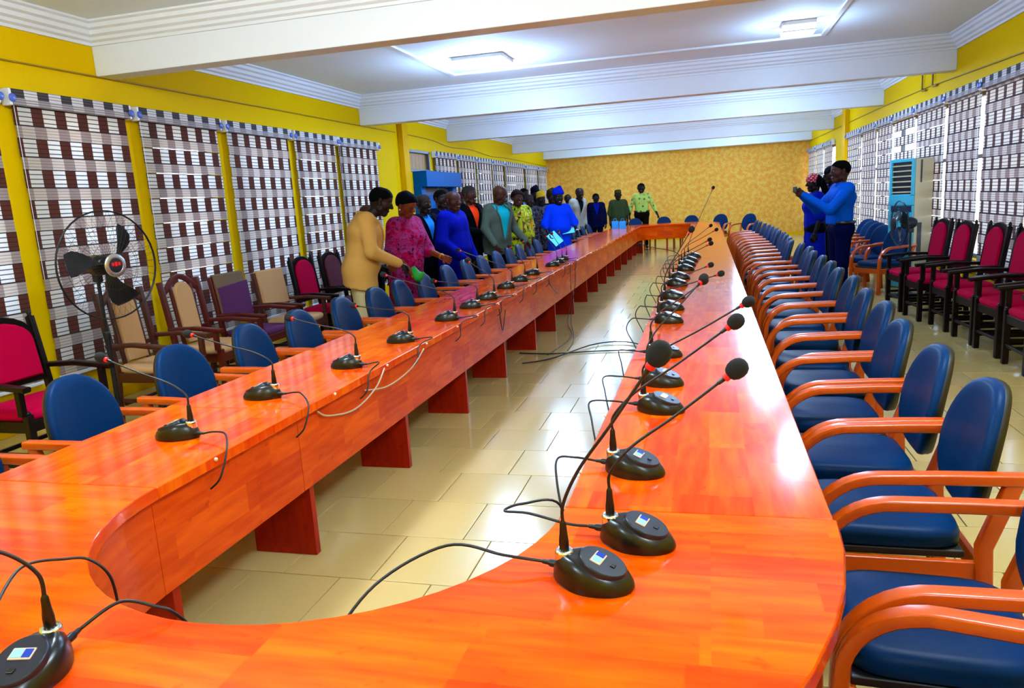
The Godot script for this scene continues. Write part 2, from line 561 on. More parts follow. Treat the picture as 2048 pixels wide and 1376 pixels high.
func build_room() -> void:
	# floor: a bed of grout and square tiles laid in staggered rows
	var g := Geo.new()
	g.box(Vector3((XL + XR) / 2, -0.06, (ZB + ZF) / 2), Vector3(XR - XL + 0.4, 0.1, ZF - ZB + 0.4), 0.001)
	var fl := structure("floor", g.mesh(), M.grout, "cream glossy square floor tiles laid in staggered rows")
	var p := 0.4345
	var tg := Geo.new()
	tg.box(Vector3(0, -0.006, 0), Vector3(p - 0.005, 0.012, p - 0.005), 0.002)
	var tm := tg.mesh()
	var cells := []
	var row := 0
	var z := ZF - 0.02
	z = -2.74 + 11 * p
	while z - p > ZB - p:
		var off := -1.457 if row % 2 == 1 else -1.167
		off -= 0.0
		var x := off - 10 * p
		while x < XR:
			if x + p > XL and z - p < ZF:
				cells.append([x + p / 2, z - p / 2, row])
			x += p
		row += 1
		z -= p
	var ranked := []
	for c in cells:
		var inner: bool = c[0] > -2.3 and c[0] < -0.2 and c[1] < -1.1 and c[1] > -19.0
		var aisle: bool = c[0] > 0.9 and c[1] < -2.0 and c[1] > -12.0
		ranked.append([(0.0 if inner or aisle else 100.0) - c[1], c])
	ranked.sort_custom(func(a, b): return a[0] < b[0])
	var rest := Geo.new()
	for i in ranked.size():
		var c: Array = ranked[i][1]
		if i < 290:
			var t := part("tile", tm, M["tile_%d" % int(h01(int(c[0] * 40), int(c[1] * 40)) * 3.99)], fl, Vector3(c[0], 0, c[1]))
			t.rotation.y = 0.0
		else:
			rest.box(Vector3(c[0], -0.006, c[1]), Vector3(p - 0.005, 0.012, p - 0.005), 0.002)
	var rs := part("tile_field", rest.mesh(), M.tile_1, fl)
	rs.set_meta("kind", "stuff")
	# ceiling
	g = Geo.new()
	g.box(Vector3((XL + XR) / 2, CEIL + 0.1, (ZB + ZF) / 2), Vector3(XR - XL + 0.4, 0.2, ZF - ZB + 0.4), 0.001)
	structure("ceiling", g.mesh(), M.ceiling_paint)
	# walls
	var lh := []
	for b in LEFT_BLINDS:
		if b[0] < -13.0 and lh.size() == 6:
			lh.append([-13.2, -14.45, 2.28, 2.66])
		lh.append([b[0] - (0.24 if b[0] > -13.0 else 0.4), b[1] + 0.04, 0.9, 2.58])
	structure("wall_left", wall_boxes(XL - 0.2, XL, lh).mesh(), M.yellow_paint)
	var rh := [[-7.25, -19.05, 0.55, 2.58], [-21.0, -25.9, 0.55, 2.58]]
	structure("wall_right", wall_boxes(XR, XR + 0.2, rh).mesh(), M.yellow_paint)
	g = Geo.new()
	g.box(Vector3((XL + XR) / 2, CEIL / 2, ZB - 0.1), Vector3(XR - XL, CEIL, 0.2), 0.001)
	structure("wall_back", g.mesh(), M.plaster, "mottled orange plaster wall at the far end of the room")
	g = Geo.new()
	g.box(Vector3((XL + XR) / 2, CEIL / 2, ZF + 0.1), Vector3(XR - XL, CEIL, 0.2), 0.001)
	structure("wall_front", g.mesh(), M.yellow_paint)
	g = Geo.new()
	g.box(Vector3((XL + XR) / 2, 0.045, ZB + 0.008), Vector3(XR - XL, 0.09, 0.016), 0.003)
	structure("baseboard_back", g.mesh(), M.yellow_trim)
	for sd in [-1, 1]:
		g = Geo.new()
		var x: float = XL + 0.008 if sd < 0 else XR - 0.008
		if sd < 0:
			g.box(Vector3(x, 0.045, (ZF - 13.2) / 2), Vector3(0.016, 0.09, ZF + 13.2), 0.003)
			g.box(Vector3(x, 0.045, (-14.45 + ZB) / 2), Vector3(0.016, 0.09, -14.45 - ZB), 0.003)
		else:
			g.box(Vector3(x, 0.045, (ZF + ZB) / 2), Vector3(0.016, 0.09, ZF - ZB), 0.003)
		structure("baseboard_left" if sd < 0 else "baseboard_right", g.mesh(), M.yellow_trim)
	# flat yellow pilasters between the groups of blinds
	for c in [[XL, -12.92, -13.18, 1], [XR, -19.1, -19.5, -1]]:
		g = Geo.new()
		g.box(Vector3(c[0] + 0.05 * c[3], CEIL / 2, (c[1] + c[2]) / 2), Vector3(0.1, CEIL, c[1] - c[2]), 0.004)
		structure("trim_pilaster", g.mesh(), M.yellow_trim)
	# beams
	for b in BEAMS:
		g = Geo.new()
		g.box(Vector3((XL + XR) / 2, (BEAM_Y + CEIL) / 2 + 0.02, (b[0] + b[1]) / 2), Vector3(XR - XL, CEIL - BEAM_Y + 0.04, b[0] - b[1]), 0.008)
		structure("trim_beam", g.mesh(), M.beam_paint, "white painted ceiling beam spanning the room")
	# stepped cornice round every bay
	var edges := [ZF]
	for b in BEAMS:
		edges.append(b[0]); edges.append(b[1])
	var prof := [[0.0, 3.21], [0.022, 3.21], [0.026, 3.235], [0.052, 3.25], [0.058, 3.275], [0.085, 3.292], [0.092, 3.325], [0.118, 3.34], [0.124, 3.372], [0.15, 3.384], [0.152, 3.401]]
	for i in 5:
		g = Geo.new()
		var za: float = edges[i * 2]
		var zb: float = edges[i * 2 + 1]
		for k in prof.size() - 1:
			var d0: float = prof[k][0]
			var d1: float = prof[k + 1][0]
			var y0: float = prof[k][1]
			var y1: float = prof[k + 1][1]
			var c0 := [Vector3(XL + d0, y0, za - d0), Vector3(XR - d0, y0, za - d0), Vector3(XR - d0, y0, zb + d0), Vector3(XL + d0, y0, zb + d0)]
			var c1 := [Vector3(XL + d1, y1, za - d1), Vector3(XR - d1, y1, za - d1), Vector3(XR - d1, y1, zb + d1), Vector3(XL + d1, y1, zb + d1)]
			for s in 4:
				var a: Vector3 = c0[s]
				var b2: Vector3 = c0[(s + 1) % 4]
				var nn := (b2 - a).cross(c1[s] - a).normalized()
				var inward := Vector3((XL + XR) / 2, y0, (za + zb) / 2) - (a + b2) / 2
				if nn.dot(inward) < 0 and absf(nn.y) < 0.99:
					nn = -nn
				if absf(nn.y) >= 0.99:
					nn = Vector3.DOWN
				g.quad(a, b2, c1[(s + 1) % 4], c1[s], nn)
		structure("trim_cornice", g.mesh(), M.beam_paint, "stepped white cornice round a ceiling bay")
	# raised rectangular moulding on the ceiling of the second bay
	g = Geo.new()
	var fx0 := -3.41
	var fx1 := 1.41
	for zz in [-7.1, -10.36]:
		g.box(Vector3((fx0 + fx1) / 2, CEIL - 0.012, zz), Vector3(fx1 - fx0 + 0.08, 0.034, 0.07), 0.012)
	for xx in [fx0, fx1]:
		g.box(Vector3(xx, CEIL - 0.012, -8.73), Vector3(0.07, 0.03, 3.2), 0.012)
	structure("trim_ceiling_frame", g.mesh(), M.white_paint, "rectangular white moulding on the ceiling round the lamps")
	# conduits along both walls
	g = Geo.new()
	g.tube(PackedVector3Array([Vector3(XL + 0.012, 2.93, -1), Vector3(XL + 0.012, 2.95, -5), Vector3(XL + 0.012, 2.955, -9), Vector3(XL + 0.012, 2.95, -12.8)]), 0.008)
	g.tube(curve([Vector3(XL + 0.012, 2.95, -13.2), Vector3(XL + 0.012, 2.93, -14.6), Vector3(XL + 0.012, 2.85, -15.8), Vector3(XL + 0.012, 2.87, -17.2), Vector3(XL + 0.012, 2.79, -19), Vector3(XL + 0.012, 2.8, -21), Vector3(XL + 0.012, 2.74, -25.9)]), 0.008)
	solo("wall_conduit", g.mesh(), M.conduit, "thin yellow painted conduit running along the left wall above the blinds", "conduit")
	g = Geo.new()
	g.tube(PackedVector3Array([Vector3(XR - 0.012, 2.72, -6), Vector3(XR - 0.012, 2.83, -10.2), Vector3(XR - 0.012, 2.9, -12.7), Vector3(XR - 0.012, 2.93, -16), Vector3(XR - 0.012, 2.93, -25.9)]), 0.009)
	var cd := solo("wall_conduit", g.mesh(), M.conduit, "thin yellow conduit along the right wall with two looped pipe ends", "conduit")
	for zz in [-12.4, -12.95]:
		g = Geo.new()
		g.tube(curve([Vector3(XR - 0.03, 3.2, zz), Vector3(XR - 0.03, 2.95, zz), Vector3(XR - 0.04, 2.87, zz + 0.05), Vector3(XR - 0.03, 2.87, zz + 0.2)]), 0.014)
		part("pipe_end", g.mesh(), M.conduit, cd)
	# windows behind the blinds
	var n := 1
	for e in [[lh, XL - 0.12], [rh, XR + 0.12]]:
		for h in e[0]:
			if h[2] > 2.0:
				continue
			g = Geo.new()
			var zc: float = (h[0] + h[1]) / 2
			var wz: float = h[0] - h[1]
			var hy: float = h[3] - h[2]
			for yy in [h[2] + 0.025, h[3] - 0.025, h[2] + hy * 0.62]:
				g.box(Vector3(e[1], yy, zc), Vector3(0.06, 0.05, wz), 0.003)
			var bars := maxi(2, int(round(wz / 1.4)) + 1)
			for k in bars:
				g.box(Vector3(e[1], (h[2] + h[3]) / 2, lerpf(h[0] - 0.025, h[1] + 0.025, float(k) / (bars - 1))), Vector3(0.06, hy, 0.05), 0.003)
			var w := structure("window_%d" % n, g.mesh(), M.window_metal)
			for k in bars - 1:
				g = Geo.new()
				var z0 := lerpf(h[0] - 0.025, h[1] + 0.025, float(k) / (bars - 1))
				var z1 := lerpf(h[0] - 0.025, h[1] + 0.025, float(k + 1) / (bars - 1))
				g.quad(Vector3(e[1], h[2], z0), Vector3(e[1], h[2], z1), Vector3(e[1], h[3], z1), Vector3(e[1], h[3], z0), Vector3(-signf(e[1]), 0, 0))
				part("pane", g.mesh(), M.glass, w)
			n += 1
	# blue steel door with a deep header, and the small transom above it
	g = Geo.new()
	g.box(Vector3(XL + 0.14, 2.13, -14.55), Vector3(0.28, 0.3, 2.1), 0.01)
	g.box(Vector3(XL + 0.08, 1.0, -13.6), Vector3(0.16, 2.0, 0.22), 0.008)
	g.box(Vector3(XL + 0.08, 1.0, -15.45), Vector3(0.16, 2.0, 0.26), 0.008)
	var dr := structure("door_1", g.mesh(), M.blue_door, "blue steel door with a deep blue header")
	g = Geo.new()
	g.box(Vector3(XL + 0.045, 0.99, -14.51), Vector3(0.05, 1.97, 1.64), 0.005)
	var lf := part("door_leaf", g.mesh(), M.blue_door_dark, dr)
	for q in [[-14.15, 1.45], [-14.9, 1.45], [-14.15, 0.5], [-14.9, 0.5]]:
		g = Geo.new()
		g.box(Vector3(XL + 0.075, q[1], q[0]), Vector3(0.02, 0.78, 0.6), 0.008)
		part("door_panel", g.mesh(), M.blue_door, lf)
	for q in [-14.42, -14.62]:
		g = Geo.new()
		g.box(Vector3(XL + 0.105, 1.55, q), Vector3(0.03, 0.42, 0.035), 0.008)
		part("door_handle", g.mesh(), M.steel, lf)
	g = Geo.new()
	for yy in [2.3, 2.66]:
		g.box(Vector3(XL - 0.02, yy, -13.82), Vector3(0.08, 0.05, 1.26), 0.004)
	for zz in [-13.22, -14.42]:
		g.box(Vector3(XL - 0.02, 2.47, zz), Vector3(0.08, 0.4, 0.06), 0.004)
	var tw := structure("window_%d" % n, g.mesh(), M.window_metal, "small grey framed transom with wooden louvres above the blue door")
	for k in 6:
		g = Geo.new()
		g.box(Vector3(XL - 0.06, 2.48, -13.34 - k * 0.19), Vector3(0.03, 0.34, 0.186), 0.006)
		part("louvre", g.mesh(), M.louvre_wood, tw)

# ------------------------------------------------------------------ ceiling lamps
func ceiling_lamp(x: float, z: float, s: float, side_lit: bool, energy: float, tint: Color, label: String) -> void:
	var t := thing("ceiling_lamp", label, "lamp", Vector3(x, CEIL, z), 0.0, "")
	var g := Geo.new()
	g.box(Vector3(0, -0.024, 0), Vector3(s, 0.05, s * 0.85), 0.01)
	part("housing", g.mesh(), M.white_paint, t)
	g = Geo.new()
	if side_lit:
		g.box(Vector3(0, -0.075, 0), Vector3(s * 0.97, 0.06, s * 0.82), 0.006)
		part("diffuser", g.mesh(), M.lamp_face, t)
		g = Geo.new()
		g.box(Vector3(0, -0.112, 0), Vector3(s, 0.016, s * 0.85), 0.005)
		part("bottom_cover", g.mesh(), M.white_paint, t)
	else:
		g.box(Vector3(0, -0.058, 0), Vector3(s * 0.985, 0.02, s * 0.835), 0.006)
		part("diffuser", g.mesh(), M.lamp_face, t)
	if true:
		var l := OmniLight3D.new()
		l.name = "lamp_light"
		l.light_size = s * 0.35
		l.light_color = tint
		l.light_energy = energy
		l.omni_range = 30.0
		l.omni_attenuation = 2.0
		l.shadow_enabled = true
		l.position = Vector3(0, -0.075 - s * 0.36, 0)
		t.add_child(l)

# ------------------------------------------------------------------ zebra blinds
func band_mesh(len: float, h: float, period: float, phase: float) -> ArrayMesh:
	var g := Geo.new()
	var t := 0.0016
	var u0 := phase
	var u1 := phase + len / period
	var a := Vector3(0, -h / 2, len / 2)
	var b := Vector3(0, -h / 2, -len / 2)
	for s in [-1, 1]:
		var d := Vector3(t * s, 0, 0)
		g.quad(a + d, b + d, b + d + Vector3(0, h, 0), a + d + Vector3(0, h, 0), Vector3(s, 0, 0), [Vector2(u0, 1), Vector2(u1, 1), Vector2(u1, 0), Vector2(u0, 0)])
	for s in [-1, 1]:
		g.quad(Vector3(-t, h / 2 * s, len / 2), Vector3(t, h / 2 * s, len / 2), Vector3(t, h / 2 * s, -len / 2), Vector3(-t, h / 2 * s, -len / 2), Vector3(0, s, 0))
	return g.mesh()

func blind(side: int, z0: float, z1: float, top: float, bottom: float, weave: String, period: float, slit: float, open_: bool, label: String, warp: float) -> void:
	# side -1: left wall; the blind hangs from z0 (near) to z1 (far)
	var len := z0 - z1
	var x: float = XL + 0.055 if side < 0 else XR - 0.055
	var t := thing("roller_blind", label, "blind", Vector3(x, 0, (z0 + z1) / 2))
	var g := Geo.new()
	var hh := 0.125
	var yc := top - hh / 2
	# headrail: fabric covered box
	for s in [-1, 1]:
		var d := Vector3(0.045 * s, 0, 0)
		g.quad(Vector3(0, yc - hh / 2, len / 2) + d, Vector3(0, yc - hh / 2, -len / 2) + d, Vector3(0, yc + hh / 2, -len / 2) + d, Vector3(0, yc + hh / 2, len / 2) + d, Vector3(s, 0, 0), [Vector2(0, 1), Vector2(len / period, 1), Vector2(len / period, 0), Vector2(0, 0)])
	for s in [-1, 1]:
		g.quad(Vector3(-0.045, yc + hh / 2 * s, len / 2), Vector3(0.045, yc + hh / 2 * s, len / 2), Vector3(0.045, yc + hh / 2 * s, -len / 2), Vector3(-0.045, yc + hh / 2 * s, -len / 2), Vector3(0, s, 0), [Vector2(0, 0.7), Vector2(0.1, 0.7), Vector2(0.1, 0.8), Vector2(0, 0.8)])
	part("headrail", g.mesh(), M.valance_weave, t)
	for s in [-1, 1]:
		g = Geo.new()
		g.box(Vector3(0, yc, s * (len / 2 + 0.014)), Vector3(0.1, hh + 0.012, 0.03), 0.012)
		var cap := part("end_cap", g.mesh(), M.rail_cap_white, t)
		g = Geo.new()
		g.lathe([[0.0, 0.0], [0.03, 0.0], [0.034, 0.004], [0.03, 0.012], [0.0, 0.014]], 12, Transform3D(Basis(Vector3(0, 0, 1), PI / 2 * side), Vector3(0.05 * -side, yc - 0.01, s * (len / 2 + 0.012))), 0, 0)
		part("cap_disc", g.mesh(), M.rail_cap_blue, cap)
	var pitch := 0.248
	var dh := 0.15
	var y := top - hh - (0.0 if side < 0 else 0.03)
	var first := true
	var dm := band_mesh(len - 0.04, dh, period, 0.1 + warp)
	var sh := pitch - dh - slit
	var sm := band_mesh(len - 0.05, sh, period, 0.1 + warp)
	if side > 0 and not open_:
		part("sheer_band", band_mesh(len - 0.05, 0.03, period, 0.1), M.sheer_weave, t, Vector3(-0.004 * side, y + 0.015, 0))
	var k := 0
	while y - dh > bottom:
		var drift := 0.012 * sin(k * 0.9 + warp * 9.0)
		part("dark_band", dm, M[weave], t, Vector3(0, y - dh / 2, drift * 0.4))
		y -= dh
		if not open_ and y - sh > bottom:
			part("sheer_band", sm, M.sheer_weave, t, Vector3(-0.004 * side, y - sh / 2, drift * 0.4))
		y -= sh + slit
		k += 1
		first = false
	g = Geo.new()
	g.box(Vector3(0, y - 0.0, 0), Vector3(0.022, 0.03, len - 0.03), 0.006)
	part("bottom_rail", g.mesh(), M.rail_cap_white, t)
	g = Geo.new()
	g.tube(PackedVector3Array([Vector3(-0.03 * side, yc, len / 2 - 0.01), Vector3(-0.03 * side, 1.2, len / 2 - 0.008)]), 0.0025, -1, 5)
	part("bead_chain", g.mesh(), M.rail_cap_white, t)

func build_blinds() -> void:
	for i in LEFT_BLINDS.size():
		var b: Array = LEFT_BLINDS[i]
		var lab := "brown and white zebra blind on the left wall, %s from the near end" % ORD[i]
		if i >= 6:
			lab = "brown and white zebra blind beyond the blue door, %s after the door" % ORD[i - 6]
		blind(-1, b[0], b[1], 2.72 - 0.003 * i, 0.28, "dark_weave", 0.235 if i < 6 else 0.23, [0.0, 0.0, 0.006, 0.0, 0.005, 0.0][i % 6], false, lab, 0.17 * i)
	for i in RIGHT_BLINDS.size():
		var b: Array = RIGHT_BLINDS[i]
		var lab := "grey and white zebra blind on the right wall, %s from the near end" % ORD[i]
		if i == 4:
			lab = "opened zebra blind with bright gaps above the air conditioner"
		if i >= 8:
			lab = "zebra blind on the right wall past the pilaster, %s towards the back wall" % ORD[i - 8]
		blind(1, b[0], b[1], 2.68, 0.32, "fine_weave", 0.25, [0.0, 0.0, 0.0, 0.012, 0.04, 0.012, 0.0, 0.014][i % 8], i == 4, lab, 0.13 * i)

# ------------------------------------------------------------------ table
const TI_L := -1.755
const TO_L := -2.475
const TI_R := -0.395
const TO_R := 0.308
const T0 := 0.706
const T1 := 0.75

func table_leg(t: Node3D, x0: float, x1: float, z: float) -> void:
	var g := Geo.new()
	g.box(Vector3((x0 + x1) / 2, T0 / 2, z), Vector3(absf(x1 - x0), T0, 0.04), 0.003)
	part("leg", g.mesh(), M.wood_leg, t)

func table_section(side: int, z0: float, z1: float, legs: Array, label: String) -> void:
	var t := thing("table_section", label, "table")
	var xi: float = TI_L if side < 0 else TI_R
	var xo: float = TO_L if side < 0 else TO_R
	var g := Geo.new()
	g.box(Vector3((xi + xo) / 2, (T0 + T1) / 2, (z0 + z1) / 2), Vector3(absf(xi - xo), T1 - T0, z0 - z1 - 0.003), 0.005)
	part("tabletop", g.mesh(), M.wood_lengthwise, t)
	g = Geo.new()
	var px := xi + 0.045 * (-1 if side < 0 else 1)
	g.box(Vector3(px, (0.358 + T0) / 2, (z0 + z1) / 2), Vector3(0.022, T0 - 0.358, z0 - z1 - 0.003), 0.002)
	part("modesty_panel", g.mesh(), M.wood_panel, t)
	for z in legs:
		var q := px + 0.015 * (-1 if side < 0 else 1)
		table_leg(t, q, q + 0.33 * (-1 if side < 0 else 1), z)
	g = Geo.new()
	var z := z0 - 0.3
	while z > z1:
		g.ball(Vector3(xi + 0.003 * (1 if side < 0 else -1), T1 - 0.012, z), Vector3(0.008, 0.008, 0.008), 8, 6)
		z -= 0.62
	part("edge_studs", g.mesh(), M.fastener, t)

func arc(cx: float, cz: float, rx: float, rz: float, a0: float, a1: float, n: int) -> PackedVector2Array:
	var out := PackedVector2Array()
	for i in n + 1:
		var a := lerpf(a0, a1, float(i) / n)
		out.append(Vector2(cx + cos(a) * rx, cz + sin(a) * rz))
	return out

func curved_end(zc: float, dir: float, label: String, halves: Array) -> void:
	# half ring that joins both sides; dir +1 bulges towards the viewer
	var t := thing("curved_table_end", label, "table")
	var cx := (TI_L + TI_R) / 2
	var ri := (TI_R - TI_L) / 2
	var ro := (TO_R - TO_L) / 2
	for h in halves:
		var outer := arc(cx, zc, ro, 1.5, h[0] * dir, h[1] * dir, 28)
		var inner := arc(cx, zc, ri, ri + 0.01, h[1] * dir, h[0] * dir, 28)
		outer.append_array(inner)
		var g := Geo.new()
		g.slab(outer, T0, T1, 0.005)
		part("tabletop", g.mesh(), M.wood_crosswise, t)
		var po := arc(cx, zc, ri + 0.056, ri + 0.056, h[0] * dir, h[1] * dir, 28)
		po.append_array(arc(cx, zc, ri + 0.034, ri + 0.034, h[1] * dir, h[0] * dir, 28))
		g = Geo.new()
		g.slab(po, 0.358, T0, 0.002)
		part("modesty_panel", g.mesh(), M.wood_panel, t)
	for a in [0.55, PI / 2, PI - 0.55]:
		var g := Geo.new()
		var d := Vector3(cos(a), 0, sin(a) * dir)
		g.box(Vector3(cx, T0 / 2, zc) + d * (ri + 0.23), Vector3(0.33, T0, 0.04), 0.003, Basis(Vector3.UP, -atan2(d.z, d.x)))
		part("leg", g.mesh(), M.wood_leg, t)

func build_table() -> void:
	curved_end(-1.92, 1.0, "curved near end of the long wooden conference table closest to the camera", [[0.0, PI]])
	curved_end(-20.2, -1.0, "curved far end of the long wooden conference table near the orange wall", [[0.0, PI]])
	var lb := [-1.921, -2.84, -5.2, -7.62, -10.03, -12.46, -14.9, -17.4, -20.2]
	var legs := [-2.94, -4.106, -5.3, -6.46, -7.73, -8.84, -10.16, -11.38, -12.57, -13.74, -15.0, -16.2, -17.5, -18.7, -19.9]
	for i in lb.size() - 1:
		var mine := []
		for z in legs:
			if z < lb[i] and z > lb[i + 1]:
				mine.append(z)
		if i == 0:
			mine = [-2.0]
		table_section(-1, lb[i], lb[i + 1], mine, "glossy orange wood table section on the left side, %s from the near curved end" % ORD[i])
	var rb := [-1.921, -4.65, -7.38, -9.9, -12.6, -15.2, -17.8, -20.2]
	for i in rb.size() - 1:
		table_section(1, rb[i], rb[i + 1], [rb[i] - 0.15, (rb[i] + rb[i + 1]) / 2, rb[i + 1] + 0.15], "glossy orange wood table section on the right side, %s from the near curved end" % ORD[i])

# ------------------------------------------------------------------ blue armchairs
func make_blue_chair() -> Node3D:
	var t := thing("armchair", "", "chair", Vector3.ZERO, 0.0, "blue armchairs round the room")
	var g := Geo.new()
	# seat cushion: rounded square, domed
	var rings := []
	for q in [[0.385, 0.94], [0.395, 1.0], [0.425, 1.0], [0.447, 0.96], [0.456, 0.84], [0.46, 0.55]]:
		var ring := PackedVector3Array()
		for j in 32:
			var a := TAU * j / 32.0
			var e := 0.42
			var cx := signf(cos(a)) * pow(absf(cos(a)), e)
			var cz := signf(sin(a)) * pow(absf(sin(a)), e)
			ring.append(Vector3(cx * 0.235 * q[1], q[0], 0.03 + cz * 0.235 * q[1]))
		rings.append(ring)
	g.loft(rings, 1, 2)
	part("seat", g.mesh(), M.blue_vinyl, t)
	g = Geo.new()
	g.box(Vector3(0, 0.372, 0.03), Vector3(0.46, 0.03, 0.45), 0.008)
	part("seat_board", g.mesh(), M.black_board, t)
	# backrest: tall arch, cushion in front and dark shell behind
	for s in 2:
		g = Geo.new()
		rings = []
		var lay := [[0.0, 0.985], [0.012, 1.0], [0.026, 0.985], [0.036, 0.93], [0.041, 0.8], [0.043, 0.4]] if s == 0 else [[-0.022, 0.9], [-0.02, 0.965], [-0.008, 0.99], [0.004, 0.985]]
		for q in lay:
			var ring := PackedVector3Array()
			for j in 40:
				var a := TAU * j / 40.0
				var ca := cos(a)
				var sa := sin(a)
				var x := signf(ca) * pow(absf(ca), 0.8) * 0.215
				var y := 0.66 + (sa * 0.25 if sa > 0 else signf(sa) * pow(absf(sa), 0.55) * 0.21)
				if sa < 0:
					x *= 1.0 - 0.16 * absf(sa)
				var yy: float = 0.66 + (y - 0.66) * (q[1] if q[1] > 0.6 else 0.5)
				var xx: float = x * q[1]
				var zz: float = q[0] - 0.262 - (yy - 0.46) * 0.17 + xx * xx * 0.9
				ring.append(Vector3(xx, yy, zz))
			rings.append(ring)
		g.loft(rings, 2 if s == 1 else 1, 2 if s == 0 else 1)
		part("backrest" if s == 0 else "back_shell", g.mesh(), M.blue_vinyl if s == 0 else M.black_board, t)
	for s in [-1, 1]:
		g = Geo.new()
		var pts := PackedVector3Array([Vector3(s * 0.268, 0.0, 0.285), Vector3(s * 0.268, 0.25, 0.29), Vector3(s * 0.268, 0.43, 0.285)])
		for k in 9:
			var a := PI / 2 * (k + 1) / 9.0
			pts.append(Vector3(s * 0.268, 0.45 + sin(a) * 0.195, 0.075 + cos(a) * 0.21))
		pts.append(Vector3(s * 0.268, 0.652, -0.12))
		pts.append(Vector3(s * 0.268, 0.655, -0.34))
		g.bar(pts, Vector3.RIGHT, 0.05, 0.036, 0.006)
		part("arm_frame", g.mesh(), M.bent_wood, t)
		g = Geo.new()
		g.bar(PackedVector3Array([Vector3(s * 0.262, 0.0, -0.27), Vector3(s * 0.262, 0.2, -0.245), Vector3(s * 0.262, 0.42, -0.235), Vector3(s * 0.262, 0.64, -0.31)]), Vector3.RIGHT, 0.034, 0.05, 0.005)
		part("rear_leg", g.mesh(), M.bent_wood, t)
		g = Geo.new()
		g.box(Vector3(s * 0.25, 0.325, 0.02), Vector3(0.026, 0.075, 0.5), 0.005)
		part("side_rail", g.mesh(), M.bent_wood, t)
	g = Geo.new()
	g.box(Vector3(0, 0.325, 0.25), Vector3(0.48, 0.07, 0.024), 0.005)
	part("front_rail", g.mesh(), M.bent_wood, t)
	g = Geo.new()
	g.box(Vector3(0, 0.325, -0.235), Vector3(0.48, 0.07, 0.024), 0.005)
	part("back_rail", g.mesh(), M.bent_wood, t)
	return t

func build_blue_chairs() -> void:
	var c0 := make_blue_chair()
	var first := true
	# right side of the table, seats towards it: [x, z, turn off square]
	var right := [[0.5, -1.38, -16], [0.6, -2.02, -3], [0.615, -2.77, 0], [0.615, -3.36, 0], [0.62, -4, 1], [0.68, -4.64, 0], [0.69, -5.24, -1], [0.74, -5.98, 0], [0.73, -6.58, 0], [0.76, -7.17, 1], [0.77, -7.78, -1], [0.76, -8.37, 0], [0.8, -8.97, 1], [0.78, -9.56, -1], [0.72, -10.15, 0], [0.76, -10.76, 1], [0.78, -11.4, 0], [0.8, -12.02, 0], [0.79, -12.64, -1], [0.8, -13.26, 0], [0.79, -13.9, 0], [0.79, -14.6, 1], [0.77, -15.35, 0], [0.74, -16.15, 0], [0.72, -16.95, 0]]
	for i in right.size():
		var c: Array = right[i]
		var lab := "blue padded armchair on the right of the table, %s from the near end" % ORD[i]
		if i == 0:
			lab = "nearest blue padded armchair, turned slightly, at the right curve of the table"
			c0.position = Vector3(c[0], 0, c[1])
			c0.rotation.y = -PI / 2 + deg_to_rad(c[2])
			c0.set_meta("label", lab)
		else:
			dup(c0, Vector3(c[0], 0, c[1]), -PI / 2 + deg_to_rad(c[2]), lab)
	var left := [[-2.62, -2.1, 2], [-2.66, -2.82, 3], [-2.67, -3.54, -3], [-2.68, -4.28, 2], [-2.66, -4.88, 0], [-2.66, -5.57, 0], [-2.65, -6.2, -4], [-2.68, -6.85, 2], [-2.66, -7.45, 0], [-2.73, -8.4, 0], [-2.72, -9.12, 2], [-2.7, -9.75, 0], [-2.7, -10.5, -2], [-2.69, -11.2, 0], [-2.69, -11.85, 0], [-2.68, -12.5, 0], [-2.68, -13.15, 0], [-2.7, -17.0, 0], [-2.72, -17.8, 4], [-2.72, -18.6, 0], [-2.7, -19.4, -3]]
	for i in left.size():
		var c: Array = left[i]
		dup(c0, Vector3(c[0], 0, c[1]), PI / 2 + deg_to_rad(c[2]), "blue padded armchair on the left of the table, %s from the near end" % ORD[i])
	var far := [[-1.95, -22.0, 20], [-1.2, -22.15, 4], [-0.45, -22.1, -4], [0.28, -21.75, -20], [0.95, -20.9, -35]]
	for i in far.size():
		var c: Array = far[i]
		dup(c0, Vector3(c[0], 0, c[1]), deg_to_rad(c[2]), "blue padded armchair behind the far curved table end, %s from the left" % ORD[i])
	var wall := [[2.42, -11.68, 32], [2.40, -12.52, 32], [2.46, -13.24, 32], [2.52, -13.96, 33], [2.58, -14.68, 32]]
	for i in wall.size():
		var c: Array = wall[i]
		dup(c0, Vector3(c[0], 0, c[1]), -PI / 2 + deg_to_rad(c[2]), "blue armchair against the right wall by the air conditioner, %s from the near end" % ORD[i])

# ------------------------------------------------------------------ velvet and wooden chairs along the walls
func arch_outline(w: float, y0: float, y1: float, rise: float, n := 10) -> PackedVector2Array:
	var out := PackedVector2Array([Vector2(-w / 2, y0), Vector2(w / 2, y0)])
	for i in n + 1:
		var a := PI * i / n
		out.append(Vector2(cos(a) * w / 2, y1 - rise + sin(a) * rise))
	return out

# outline standing in the x-y plane, given thickness along z, leaning back by «lean» per metre above y = 0.45
func panel(g: Geo, poly: PackedVector2Array, z: float, th: float, lean: float, ch := 0.006) -> void:
	var s := Geo.new()
	s.slab(poly, -th / 2, th / 2, ch)
	var b := g.v.size()
	for i in s.v.size():
		var p := s.v[i]
		g.v.append(Vector3(p.x, p.z, z + p.y - (p.z - 0.45) * lean))
		g.n.append(Vector3(s.n[i].x, s.n[i].z, s.n[i].y))
		g.uv.append(s.uv[i])
	for t in range(0, s.idx.size(), 3):
		g.tri(b + s.idx[t], b + s.idx[t + 1], b + s.idx[t + 2])

